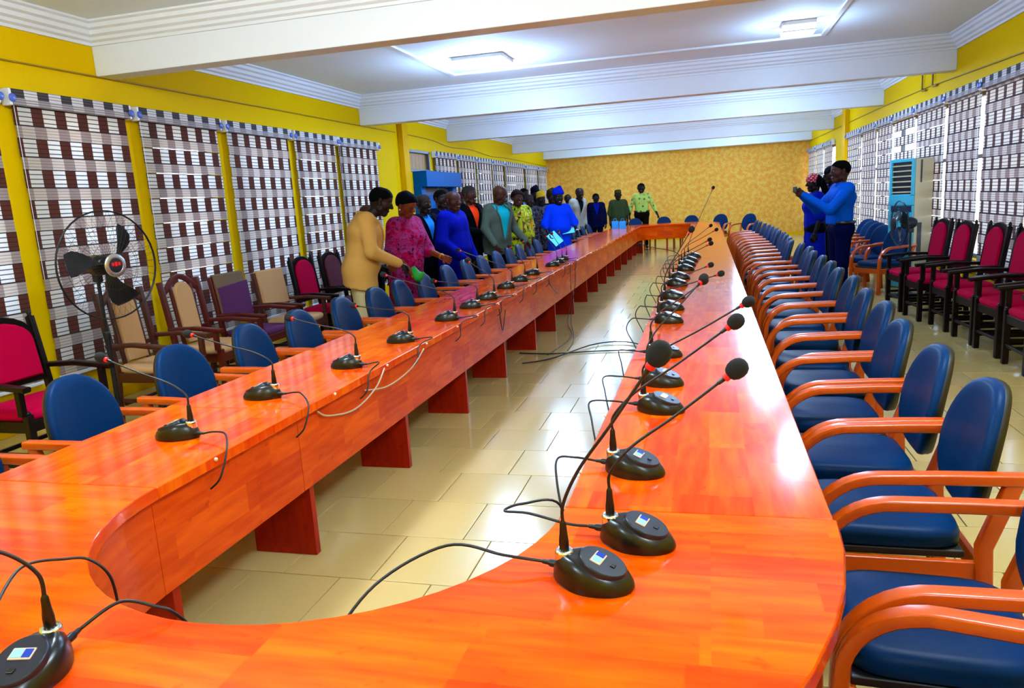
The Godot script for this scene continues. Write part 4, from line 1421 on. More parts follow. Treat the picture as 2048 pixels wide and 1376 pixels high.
# ------------------------------------------------------------------ people
# surface nets over the smooth union of tapered capsules; cut: optional trimming in the figure's upright space
func nets(g: Geo, bones: Array, cell: float, k: float, cut := {}) -> void:
	var lo := Vector3(1e9, 1e9, 1e9)
	var hi := -lo
	for b in bones:
		var r: float = maxf(b[2], b[3]) + cell * 2.0
		var a: Vector3 = b[0]
		var c: Vector3 = b[1]
		lo = lo.min(a - Vector3.ONE * r).min(c - Vector3.ONE * r)
		hi = hi.max(a + Vector3.ONE * r).max(c + Vector3.ONE * r)
	var nx := int((hi.x - lo.x) / cell) + 2
	var ny := int((hi.y - lo.y) / cell) + 2
	var nz := int((hi.z - lo.z) / cell) + 2
	var f := PackedFloat32Array()
	f.resize(nx * ny * nz)
	f.fill(1.0)
	for b in bones:
		var a: Vector3 = b[0]
		var c: Vector3 = b[1]
		var ra: float = b[2]
		var rb: float = b[3]
		var m := maxf(ra, rb) + k + cell * 1.5
		var p0 := (a.min(c) - Vector3.ONE * m - lo) / cell
		var p1 := (a.max(c) + Vector3.ONE * m - lo) / cell
		var ba := c - a
		var bb := maxf(ba.length_squared(), 1e-9)
		for iz in range(maxi(0, int(p0.z)), mini(nz, int(p1.z) + 2)):
			for iy in range(maxi(0, int(p0.y)), mini(ny, int(p1.y) + 2)):
				var row := (iz * ny + iy) * nx
				for ix in range(maxi(0, int(p0.x)), mini(nx, int(p1.x) + 2)):
					var p := Vector3(lo.x + ix * cell, lo.y + iy * cell, lo.z + iz * cell) - a
					var t := clampf(p.dot(ba) / bb, 0.0, 1.0)
					var d := (p - ba * t).length() - ra - (rb - ra) * t
					var o := f[row + ix]
					var h := k - absf(o - d)
					var q := minf(o, d)
					if h > 0.0:
						q -= h * h / (4.0 * k)
					f[row + ix] = q
	if not cut.is_empty():
		var inv: Transform3D = cut.get("inv", Transform3D())
		var lim := cell * 2.5
		for iz in nz:
			for iy in ny:
				var row := (iz * ny + iy) * nx
				for ix in nx:
					var o := f[row + ix]
					if o < lim:
						var p := inv * Vector3(lo.x + ix * cell, lo.y + iy * cell, lo.z + iz * cell)
						if cut.has("plane"):
							var pl: Plane = cut.plane
							o = maxf(o, pl.distance_to(p))
						if cut.has("ymin"):
							o = maxf(o, cut.ymin - p.y)
						if cut.has("ymax"):
							o = maxf(o, p.y - cut.ymax)
						if cut.has("vneck") and p.z > 0.0 and p.y > cut.vneck:
							o = maxf(o, minf(p.y - cut.vneck, ((p.y - cut.vneck) / (1.5 - cut.vneck) * cut.vwide - absf(p.x)) * 0.9))
						if cut.has("neck") and p.y > 1.4:
							o = maxf(o, cut.neck - Vector2(p.x, p.z + 0.005).length())
						f[row + ix] = o
	var vid := PackedInt32Array()
	vid.resize(nx * ny * nz)
	vid.fill(-1)
	var base := g.v.size()
	var sx := nx
	var sxy := nx * ny
	for iz in nz - 1:
		for iy in ny - 1:
			var row := (iz * ny + iy) * nx
			for ix in nx - 1:
				var i := row + ix
				var neg := 0
				var f0 := f[i]
				var f1 := f[i + 1]
				var f2 := f[i + sx]
				var f3 := f[i + sx + 1]
				var f4 := f[i + sxy]
				var f5 := f[i + sxy + 1]
				var f6 := f[i + sxy + sx]
				var f7 := f[i + sxy + sx + 1]
				if f0 < 0.0: neg += 1
				if f1 < 0.0: neg += 1
				if f2 < 0.0: neg += 1
				if f3 < 0.0: neg += 1
				if f4 < 0.0: neg += 1
				if f5 < 0.0: neg += 1
				if f6 < 0.0: neg += 1
				if f7 < 0.0: neg += 1
				if neg == 0 or neg == 8:
					continue
				var s := Vector3.ZERO
				var cnt := 0.0
				var vals := [f0, f1, f2, f3, f4, f5, f6, f7]
				for e in EDGES:
					var a: float = vals[e[0]]
					var b: float = vals[e[1]]
					if (a < 0.0) != (b < 0.0):
						var t := a / (a - b)
						s += CORNERS[e[0]].lerp(CORNERS[e[1]], t)
						cnt += 1.0
				s /= cnt
				var gr := Vector3(f1 + f3 + f5 + f7 - f0 - f2 - f4 - f6, f2 + f3 + f6 + f7 - f0 - f1 - f4 - f5, f4 + f5 + f6 + f7 - f0 - f1 - f2 - f3)
				vid[i] = g.v.size()
				g.v.append(lo + (Vector3(ix, iy, iz) + s) * cell)
				g.n.append(gr.normalized())
				g.uv.append(Vector2.ZERO)
	for iz in range(1, nz - 1):
		for iy in range(1, ny - 1):
			var row := (iz * ny + iy) * nx
			for ix in range(1, nx - 1):
				var i := row + ix
				var ins := f[i] < 0.0
				if ins != (f[i + 1] < 0.0):
					net_quad(g, vid[i], vid[i - sx], vid[i - sx - sxy], vid[i - sxy], ins)
				if ins != (f[i + sx] < 0.0):
					net_quad(g, vid[i], vid[i - sxy], vid[i - sxy - 1], vid[i - 1], ins)
				if ins != (f[i + sxy] < 0.0):
					net_quad(g, vid[i], vid[i - 1], vid[i - 1 - sx], vid[i - sx], ins)

const EDGES := [[0, 1], [2, 3], [4, 5], [6, 7], [0, 2], [1, 3], [4, 6], [5, 7], [0, 4], [1, 5], [2, 6], [3, 7]]
const CORNERS := [Vector3(0, 0, 0), Vector3(1, 0, 0), Vector3(0, 1, 0), Vector3(1, 1, 0), Vector3(0, 0, 1), Vector3(1, 0, 1), Vector3(0, 1, 1), Vector3(1, 1, 1)]

func net_quad(g: Geo, a: int, b: int, c: int, d: int, ins: bool) -> void:
	if a < 0 or b < 0 or c < 0 or d < 0:
		return
	# quads come counter-clockwise round +axis; outside is along +axis when «ins»
	if ins:
		g.idx.append(a); g.idx.append(c); g.idx.append(b)
		g.idx.append(a); g.idx.append(d); g.idx.append(c)
	else:
		g.idx.append(a); g.idx.append(b); g.idx.append(c)
		g.idx.append(a); g.idx.append(c); g.idx.append(d)

func hand_bones(w: Vector3, dir: Vector3, nrm: Vector3, mirror: float, curl: float, s := 1.0) -> Array:
	# nrm: the side the palm faces
	var d := dir.normalized()
	var n := (nrm - d * nrm.dot(d)).normalized()
	var side := d.cross(n) * mirror
	var out := [
		[w - d * 0.02, w + d * 0.03, 0.024 * s, 0.022 * s],
		[w + d * 0.025 - side * 0.02, w + d * 0.085 * s - side * 0.027, 0.017 * s, 0.014 * s],
		[w + d * 0.025 + side * 0.02, w + d * 0.08 * s + side * 0.027, 0.017 * s, 0.014 * s],
		[w + d * 0.025, w + d * 0.088 * s, 0.017 * s, 0.014 * s]]
	var ln := [0.07, 0.08, 0.074, 0.058]
	for i in 4:
		var b := w + d * (0.088 if i < 3 else 0.08) * s + side * (-0.031 + 0.0205 * i)
		var c1 := curl * (0.9 + 0.08 * i)
		var d1 := (d * cos(c1) + n * sin(c1) + side * (i - 1.5) * 0.05).normalized()
		var m: Vector3 = b + d1 * ln[i] * 0.55 * s
		var c2 := curl * 2.1
		var d2 := (d * cos(c2) + n * sin(c2)).normalized()
		out.append([b, m, 0.0092 * s, 0.0085 * s])
		out.append([m, m + d2 * ln[i] * 0.5 * s, 0.0085 * s, 0.007 * s])
	var tb := w + d * 0.035 - side * 0.028 + n * 0.005
	var tm := tb + (d * 0.75 - side * 0.6 + n * (0.25 + curl * 0.4)).normalized() * 0.036 * s
	out.append([tb, tm, 0.0125 * s, 0.0105 * s])
	out.append([tm, tm + (d * 0.95 - side * 0.12 + n * (0.2 + curl * 0.6)).normalized() * 0.032 * s, 0.0105 * s, 0.0085 * s])
	return out

func skin_mat(key: String) -> StandardMaterial3D:
	if M.has(key):
		return M[key]
	var c: Dictionary = {"skin_dark": Color(0.13, 0.065, 0.045), "skin_mid": Color(0.24, 0.11, 0.065), "skin_light": Color(0.48, 0.20, 0.08), "skin_black": Color(0.07, 0.04, 0.035)}
	var m := mat(key, c[key], 0.52)
	m.metallic_specular = 0.3
	return m

func cloth_mat(c: Color) -> StandardMaterial3D:
	var key := "cloth_" + c.to_html(false)
	if not M.has(key):
		var m := mat(key, c, 0.82)
		m.metallic_specular = 0.15
	return M[key]

# s: spec with at, yaw, h, fat, lean, skin, label, and clothes; arms are [elbow, wrist, palm direction, curl] in the figure's own space at 1.75 m
func person(s: Dictionary) -> Node3D:
	var t := thing("person", s.label, "person", s.at, deg_to_rad(s.get("yaw", 0.0)))
	var sc: float = s.get("h", 1.75) / 1.75
	t.scale = Vector3.ONE * sc
	var fat: float = s.get("fat", 0.0)
	var female: bool = s.get("female", false)
	var lean: float = deg_to_rad(s.get("lean", 0.0))
	var cell: float = minf(0.0175, s.get("cell", 0.0175))
	var hip := Vector3(0, 0.95, 0)
	var up := Transform3D(Basis(Vector3.RIGHT, lean) * Basis(Vector3.UP, deg_to_rad(s.get("twist", 0.0))), hip) * Transform3D(Basis(), -hip)
	var sh := 0.175 if female else 0.195
	var B := {}
	B.pelvis = [[Vector3(-0.085, 0.93, -0.005), Vector3(0.085, 0.93, -0.005), 0.115 + fat * 0.35 + (0.02 if female else 0.0), 0.115 + fat * 0.35 + (0.02 if female else 0.0)]]
	B.belly = [[up * Vector3(-0.05, 1.02, 0.015 + fat * 0.3), up * Vector3(-0.06, 1.24, 0.01), 0.108 + fat, 0.108 + fat * 0.5], [up * Vector3(0.05, 1.02, 0.015 + fat * 0.3), up * Vector3(0.06, 1.24, 0.01), 0.108 + fat, 0.108 + fat * 0.5]]
	B.chest = [[up * Vector3(-0.09, 1.31, 0.0), up * Vector3(0.09, 1.31, 0.0), 0.115 + fat * 0.4, 0.115 + fat * 0.4], [up * Vector3(-sh + 0.03, 1.415, -0.012), up * Vector3(sh - 0.03, 1.415, -0.012), 0.062 + fat * 0.1, 0.062 + fat * 0.1]]
	if female:
		B.chest.append([up * Vector3(-0.075, 1.27, 0.085), up * Vector3(0.075, 1.27, 0.085), 0.07, 0.07])
	B.neck = [[up * Vector3(0, 1.42, -0.012), up * Vector3(0, 1.55, 0.012 + s.get("head_fwd", 0.0) * 0.85), 0.056 + fat * 0.1, 0.054]]
	B.legs = []
	B.shoes = []
	var st: float = s.get("stance", 0.0)
	for m in [-1, 1]:
		var fz: float = st * m
		B.legs.append([Vector3(m * 0.095, 0.9, 0), Vector3(m * 0.1, 0.5, fz * 0.5 + 0.01), 0.088 + fat * 0.15, 0.06])
		B.legs.append([Vector3(m * 0.1, 0.5, fz * 0.5 + 0.01), Vector3(m * 0.105, 0.09, fz - 0.01), 0.058, 0.04])
		B.shoes.append([Vector3(m * 0.105, 0.05, fz - 0.03), Vector3(m * 0.12, 0.042, fz + 0.15), 0.045, 0.04])
	var arms: Array = s.get("arms", [])
	var arm_b := []
	var hands := []
	for i in 2:
		var m := -1 if i == 0 else 1
		var shd := up * Vector3(m * sh, 1.40, -0.012)
		var el := up * Vector3(m * (sh + 0.06), 1.12, -0.03)
		var wr := up * Vector3(m * (sh + 0.07), 0.87, 0.05)
		var pn := Vector3(-m, 0, -0.3)
		var curl := 0.45
		if arms.size() > i and arms[i] != null:
			el = arms[i][0]; wr = arms[i][1]; pn = arms[i][2]; curl = arms[i][3]
		arm_b.append([shd, el, 0.052 + fat * 0.1, 0.042 + fat * 0.1])
		arm_b.append([el, wr, 0.042 + fat * 0.1, 0.028])
		hands.append([wr, (wr - el).normalized(), pn, -m, curl])
	B.arms = arm_b
	# ---- skin: one mesh of body, head and hands
	var g := Geo.new()
	var all := []
	for key in ["pelvis", "belly", "chest", "neck", "legs", "arms"]:
		all += B[key]
	nets(g, all, cell, 0.03)
	for h in hands:
		nets(g, hand_bones(h[0], h[1], h[2], h[3], h[4], 1.05), 0.006, 0.006)
	var hc := up * Vector3(0, 1.625, 0.02 + s.get("head_fwd", 0.0))
	var hb := Basis(Vector3.UP, deg_to_rad(s.get("head_yaw", 0.0))) * Basis(Vector3.RIGHT, lean * 0.6 + deg_to_rad(s.get("head_pitch", 0.0)))
	var hs: float = s.get("head", 1.08)
	var HX := func(p: Vector3) -> Vector3: return hc + hb * (p * hs)
	var hd := func(a: Vector3, b: Vector3, ra: float, rb: float) -> Array: return [HX.call(a), HX.call(b), ra * hs, rb * hs]
	var cran := [hd.call(Vector3(0, 0.035, -0.02), Vector3(0, 0.04, 0.012), 0.088, 0.084)]
	var head := cran + [
		hd.call(Vector3(0, -0.015, 0.03), Vector3(0, -0.06, 0.038), 0.066, 0.05), hd.call(Vector3(-0.042, -0.02, 0.04), Vector3(0.042, -0.02, 0.04), 0.036, 0.036),
		hd.call(Vector3(-0.02, -0.095, 0.055), Vector3(0.02, -0.095, 0.055), 0.024, 0.024), hd.call(Vector3(-0.05, -0.065, 0.01), Vector3(0.05, -0.065, 0.01), 0.026, 0.026),
		hd.call(Vector3(0, -0.03, -0.03), Vector3(0, -0.09, -0.02), 0.058, 0.05)]
	nets(g, head, 0.008, 0.025)
	var feat := [hd.call(Vector3(0, 0.018, 0.088), Vector3(0, -0.022, 0.108), 0.01, 0.014), hd.call(Vector3(-0.014, -0.026, 0.096), Vector3(0.014, -0.026, 0.096), 0.011, 0.011),
		hd.call(Vector3(-0.04, 0.032, 0.076), Vector3(0.04, 0.032, 0.076), 0.014, 0.014), hd.call(Vector3(-0.024, -0.06, 0.082), Vector3(0.024, -0.06, 0.082), 0.012, 0.012)]
	for m in [-1, 1]:
		feat.append(hd.call(Vector3(m * 0.088, 0.018, -0.008), Vector3(m * 0.084, -0.022, -0.002), 0.015, 0.011))
	nets(g, feat, 0.005, 0.006)
	part("body", g.mesh(), skin_mat(s.get("skin", "skin_dark")), t)
	# ---- face
	g = Geo.new()
	var gp := Geo.new()
	for m in [-1, 1]:
		g.ball(HX.call(Vector3(m * 0.034, 0.012, 0.082)), Vector3.ONE * 0.0105 * hs, 10, 6)
		gp.ball(HX.call(Vector3(m * 0.034, 0.012, 0.0905)), Vector3.ONE * 0.0062 * hs, 8, 5)
	part("eyes", g.mesh(), cloth_mat(Color(0.40, 0.36, 0.33)), t)
	part("pupils", gp.mesh(), M.black_plastic, t)
	if s.get("smile", false):
		g = Geo.new()
		g.ball(HX.call(Vector3(0, -0.058, 0.088)), Vector3(0.018, 0.0045, 0.009) * hs, 10, 6, hb)
		part("teeth", g.mesh(), cloth_mat(Color(0.85, 0.82, 0.78)), t)
	if s.get("beard", false):
		g = Geo.new()
		nets(g, [hd.call(Vector3(-0.03, -0.085, 0.058), Vector3(0.03, -0.085, 0.058), 0.034, 0.034), hd.call(Vector3(-0.055, -0.05, 0.02), Vector3(0.055, -0.05, 0.02), 0.032, 0.032)], 0.01, 0.02)
		part("beard", g.mesh(), M.black_board, t)
	if s.get("glasses", false):
		g = Geo.new()
		var X := func(p: Vector3) -> Vector3: return HX.call(p)
		for m in [-1, 1]:
			var pts := PackedVector3Array()
			for i in 13:
				var a := TAU * i / 12.0
				pts.append(X.call(Vector3(m * 0.035 + cos(a) * 0.024, 0.008 + sin(a) * 0.018, 0.103)))
			g.tube(pts, 0.0022, -1, 5)
			g.tube(PackedVector3Array([X.call(Vector3(m * 0.06, 0.012, 0.1)), X.call(Vector3(m * 0.092, 0.012, 0.0))]), 0.0022, -1, 5)
		part("glasses", g.mesh(), M.black_plastic, t)
	# ---- hair or headgear
	var hair: String = s.get("hair", "short")
	var hcut := {"inv": Transform3D(hb, hc).affine_inverse(), "plane": Plane(Vector3(0, -1, 0.55).normalized(), -0.012 * hs)}
	g = Geo.new()
	match hair:
		"short", "grey":
			nets(g, [[cran[0][0], cran[0][1], cran[0][2] + 0.006, cran[0][3] + 0.004]], 0.0115, 0.01, hcut)
			part("hair", g.mesh(), cloth_mat(Color(0.012, 0.012, 0.014)) if hair == "short" else cloth_mat(Color(0.16, 0.14, 0.13)), t)
		"bun":
			nets(g, [[cran[0][0], cran[0][1], cran[0][2] + 0.02, cran[0][3] + 0.02], hd.call(Vector3(0, 0.06, -0.06), Vector3(0, 0.09, -0.03), 0.07, 0.06)], 0.0115, 0.02, hcut)
			part("hair", g.mesh(), cloth_mat(s.get("hair_color", Color(0.01, 0.015, 0.035))), t)
		"ponytail":
			nets(g, [[cran[0][0], cran[0][1], cran[0][2] + 0.012, cran[0][3] + 0.006], hd.call(Vector3(0, 0.03, -0.11), Vector3(0, -0.12, -0.16), 0.045, 0.05), hd.call(Vector3(0, -0.12, -0.16), Vector3(0, -0.26, -0.13), 0.05, 0.03)], 0.0115, 0.015, {})
			part("hair", g.mesh(), cloth_mat(Color(0.012, 0.015, 0.02)), t)
			g = Geo.new()
			nets(g, [[cran[0][0] + hb * Vector3(0, 0.012, 0.02), cran[0][1] + hb * Vector3(0, 0.02, 0.012), cran[0][2] + 0.008, cran[0][3] + 0.008]], 0.0115, 0.01, {"inv": Transform3D(hb, hc).affine_inverse(), "plane": Plane(Vector3(0, -1, 0.15).normalized(), -0.01)})
			part("headscarf", g.mesh(), M.polka_scarf, t)
		"wrap":
			nets(g, [[cran[0][0], cran[0][1], cran[0][2] + 0.022, cran[0][3] + 0.02], hd.call(Vector3(-0.05, 0.1, -0.03), Vector3(0.05, 0.12, -0.02), 0.06, 0.055), hd.call(Vector3(0, 0.05, -0.09), Vector3(0, 0.1, -0.08), 0.06, 0.05)], 0.0125, 0.03, hcut)
			part("headwrap", g.mesh(), cloth_mat(s.cap), t)
		"fila":
			nets(g, [hd.call(Vector3(0, 0.06, -0.015), Vector3(0, 0.075, 0.01), 0.094, 0.092), hd.call(Vector3(-0.03, 0.13, -0.02), Vector3(0.05, 0.19, -0.03), 0.062, 0.035), hd.call(Vector3(0.05, 0.15, 0.0), Vector3(0.09, 0.09, 0.0), 0.04, 0.03)], 0.0125, 0.03, {"inv": Transform3D(hb, hc).affine_inverse(), "plane": Plane(Vector3(0, -1, 0.25).normalized(), -0.045 * hs)})
			part("cap", g.mesh(), cloth_mat(s.cap), t)
		"kufi":
			g.lathe([[0.0, 0.055], [0.086, 0.05], [0.094, 0.055], [0.092, 0.1], [0.084, 0.14], [0.06, 0.15], [0.0, 0.152]], 22, Transform3D(hb * Basis(Vector3.RIGHT, -0.15), hc).scaled_local(Vector3(hs, hs, hs * 1.08)), 0, 0)
			part("cap", g.mesh(), cloth_mat(s.cap), t)
		"baseball":
			nets(g, [[cran[0][0], cran[0][1], cran[0][2] + 0.012, cran[0][3] + 0.012]], 0.0115, 0.01, {"inv": Transform3D(hb, hc).affine_inverse(), "plane": Plane(Vector3(0, -1, 0).normalized(), -0.035 * hs)})
			g.slab(PackedVector2Array([Vector2(-0.08, 0), Vector2(0.08, 0), Vector2(0.07, 0.1), Vector2(0.0, 0.14), Vector2(-0.07, 0.1)]), 0, 0.006, 0.001)
			var n0 := g.v.size() - 5 * 0
			for i in range(g.v.size()):
				if absf(g.v[i].x) <= 0.081 and g.v[i].y >= -0.001 and g.v[i].y <= 0.0065 and g.v[i].z >= -0.001 and g.v[i].z <= 0.141:
					g.v[i] = HX.call(Vector3(g.v[i].x, g.v[i].y + 0.04 - g.v[i].z * 0.15, g.v[i].z + 0.06))
					g.n[i] = hb * g.n[i]
			part("cap", g.mesh(), cloth_mat(s.cap), t)
	# ---- clothes
	var inv := up.affine_inverse()
	var top: String = s.get("top", "suit")
	var c1: Material = s.get("m1", M.black_board)
	var c2: Material = s.get("m2", c1)
	var grow := func(keys: Array, a: float) -> Array:
		var out := []
		for key in keys:
			for b in B[key]:
				out.append([b[0], b[1], b[2] + a, b[3] + a])
		return out
	# trousers and shoes
	if top != "gown":
		g = Geo.new()
		nets(g, grow.call(["pelvis", "legs"], 0.014), cell, 0.03, {"ymin": 0.07, "ymax": 1.03})
		part("trousers", g.mesh(), s.get("m3", c1), t)
	g = Geo.new()
	nets(g, B.shoes, maxf(cell * 0.7, 0.013), 0.01, {"ymin": 0.004})
	part("shoes", g.mesh(), s.get("shoes", M.black_plastic), t)
	match top:
		"suit":
			g = Geo.new()
			nets(g, grow.call(["belly", "chest"], 0.012), cell, 0.03, {"inv": inv, "ymin": 0.98, "neck": 0.05})
			for q in [[B.neck[0][0], B.neck[0][0].lerp(B.neck[0][1], 0.45)]]:
				nets(g, [[q[0], q[1], 0.066 + fat * 0.1, 0.063 + fat * 0.1]], cell * 0.7, 0.01, {"inv": inv, "ymax": 1.475})
			part("shirt", g.mesh(), c2, t)
			if s.has("tie"):
				g = Geo.new()
				var pts := PackedVector3Array()
				for i in 7:
					var y := lerpf(1.43, 1.08, i / 6.0)
					pts.append(up * Vector3(0, y, lerpf(0.075, 0.155 + fat, minf(1.0, i / 2.0))))
				g.bar(pts, Vector3.RIGHT, 0.06, 0.02, 0.004)
				part("tie", g.mesh(), cloth_mat(s.tie), t)
			g = Geo.new()
			nets(g, grow.call(["pelvis", "belly", "chest"], 0.03) + grow.call(["arms"], 0.02) + [[Vector3(-0.07, 0.95, 0.0), Vector3(-0.075, 0.72, 0.0), 0.145 + fat * 0.4, 0.15 + fat * 0.4], [Vector3(0.07, 0.95, 0.0), Vector3(0.075, 0.72, 0.0), 0.145 + fat * 0.4, 0.15 + fat * 0.4]], cell, 0.025, {"inv": inv, "ymin": 0.76, "neck": 0.07, "vneck": s.get("vneck", 1.1), "vwide": s.get("vwide", 0.115)})
			var jk := part("jacket", g.mesh(), c1, t)
			var vn: float = s.get("vneck", 1.1)
			var vw: float = s.get("vwide", 0.115)
			g = Geo.new()
			var pts2 := [Vector3(0, 1.492, -0.085)]
			for q in [[1.485, -0.03, 0.086], [1.46, 0.05, 0.084], [1.41, 0.118, 0.0], [1.3, 0.152, 0.0], [vn + 0.02, 0.158, 0.0]]:
				var xx: float = q[2] if q[2] > 0.0 else (q[0] - vn) / (1.5 - vn) * vw + 0.012
				pts2.append(Vector3(xx, q[0], q[1] + fat * (0.9 if q[0] < 1.35 else 0.4)))
			for m in [-1, 1]:
				var path := []
				for q in pts2:
					path.append(up * Vector3(q.x * m, q.y, q.z))
				g.tube(curve(path, 4), 0.016, 0.009, 6)
			part("lapel", g.mesh(), c1, jk)
		"shirt":
			g = Geo.new()
			nets(g, grow.call(["belly", "chest"], 0.022) + grow.call(["arms"], 0.014), cell, 0.025, {"inv": inv, "ymin": 0.985, "neck": 0.062})
			nets(g, [[B.neck[0][0], B.neck[0][0].lerp(B.neck[0][1], 0.5), 0.072 + fat * 0.1, 0.066 + fat * 0.1]], cell * 0.7, 0.01, {"inv": inv, "ymax": 1.5})
			part("shirt", g.mesh(), c1, t)
			g = Geo.new()
			nets(g, [[B.pelvis[0][0] + Vector3(0, 0.075, 0), B.pelvis[0][1] + Vector3(0, 0.075, 0), B.pelvis[0][2] + 0.02, B.pelvis[0][3] + 0.02]], cell * 0.8, 0.02, {"ymin": 0.99, "ymax": 1.03})
			part("belt", g.mesh(), M.black_plastic, t)
			if s.has("buckle"):
				g = Geo.new()
				g.box(Vector3(0, 1.01, 0.14), Vector3(0.05, 0.04, 0.012), 0.003)
				part("buckle", g.mesh(), M.chrome, t)
		"kaftan", "dress", "gown":
			g = Geo.new()
			var bones: Array = grow.call(["belly", "chest"], 0.03)
			var sl: float = s.get("sleeve", 1.0)
			for i in [0, 2]:
				bones.append([arm_b[i][0], arm_b[i][1], arm_b[i][2] + 0.03, arm_b[i][3] + 0.04])
				if sl > 0.0:
					var e: Vector3 = arm_b[i + 1][0].lerp(arm_b[i + 1][1], sl)
					bones.append([arm_b[i][1], e, arm_b[i][3] + 0.035, 0.05])
			var hem := 0.5 if top == "kaftan" else (0.12 if top == "gown" else 0.42)
			for m in [-1, 1]:
				bones.append([Vector3(m * 0.07, 0.98, 0.0), Vector3(m * 0.12, hem, st * m * 0.4), 0.135 + fat * 0.6, 0.15])
			nets(g, bones, cell, 0.035, {"ymin": hem, "neck": 0.06})
			part("kaftan" if top == "kaftan" else "dress", g.mesh(), c1, t)
			if s.has("panel"):
				g = Geo.new()
				nets(g, [[up * Vector3(-0.03, 1.36, 0.1), up * Vector3(-0.03, 1.1, 0.115 + fat), 0.07, 0.07], [up * Vector3(0.03, 1.36, 0.1), up * Vector3(0.03, 1.1, 0.115 + fat), 0.07, 0.07], [Vector3(0, 1.0, 0.1 + fat), Vector3(0, hem + 0.06, 0.14), 0.075, 0.075]], cell, 0.03, {"inv": inv})
				part("front_panel", g.mesh(), s.panel, t)
	if s.has("necklace"):
		g = Geo.new()
		for i in 22:
			var a := TAU * i / 22.0
			g.ball(up * Vector3(cos(a) * 0.078, 1.455 - sin(a) * 0.05 - 0.01, 0.0 + sin(a) * 0.085), Vector3.ONE * 0.009, 8, 5)
		part("necklace", g.mesh(), cloth_mat(Color(0.9, 0.75, 0.6)), t)
		g = Geo.new()
		for m in [-1, 1]:
			g.ball(HX.call(Vector3(m * 0.098, -0.04, 0.0)), Vector3.ONE * 0.01, 8, 5)
		part("earrings", g.mesh(), cloth_mat(Color(0.9, 0.85, 0.8)), t)
	if s.has("watch"):
		for i in 2:
			if (s.watch as Array).has(i):
				g = Geo.new()
				var a: Vector3 = arm_b[i * 2 + 1][0]
				var b: Vector3 = arm_b[i * 2 + 1][1]
				g.lathe([[0.031, 0.0], [0.037, 0.003], [0.037, 0.024], [0.031, 0.027]], 16, Transform3D(Basis(Quaternion(Vector3.UP, (b - a).normalized())), a.lerp(b, 0.86)), 1, 1)
				part("bracelet", g.mesh(), s.get("watch_mat", M.gold), t)
	return t

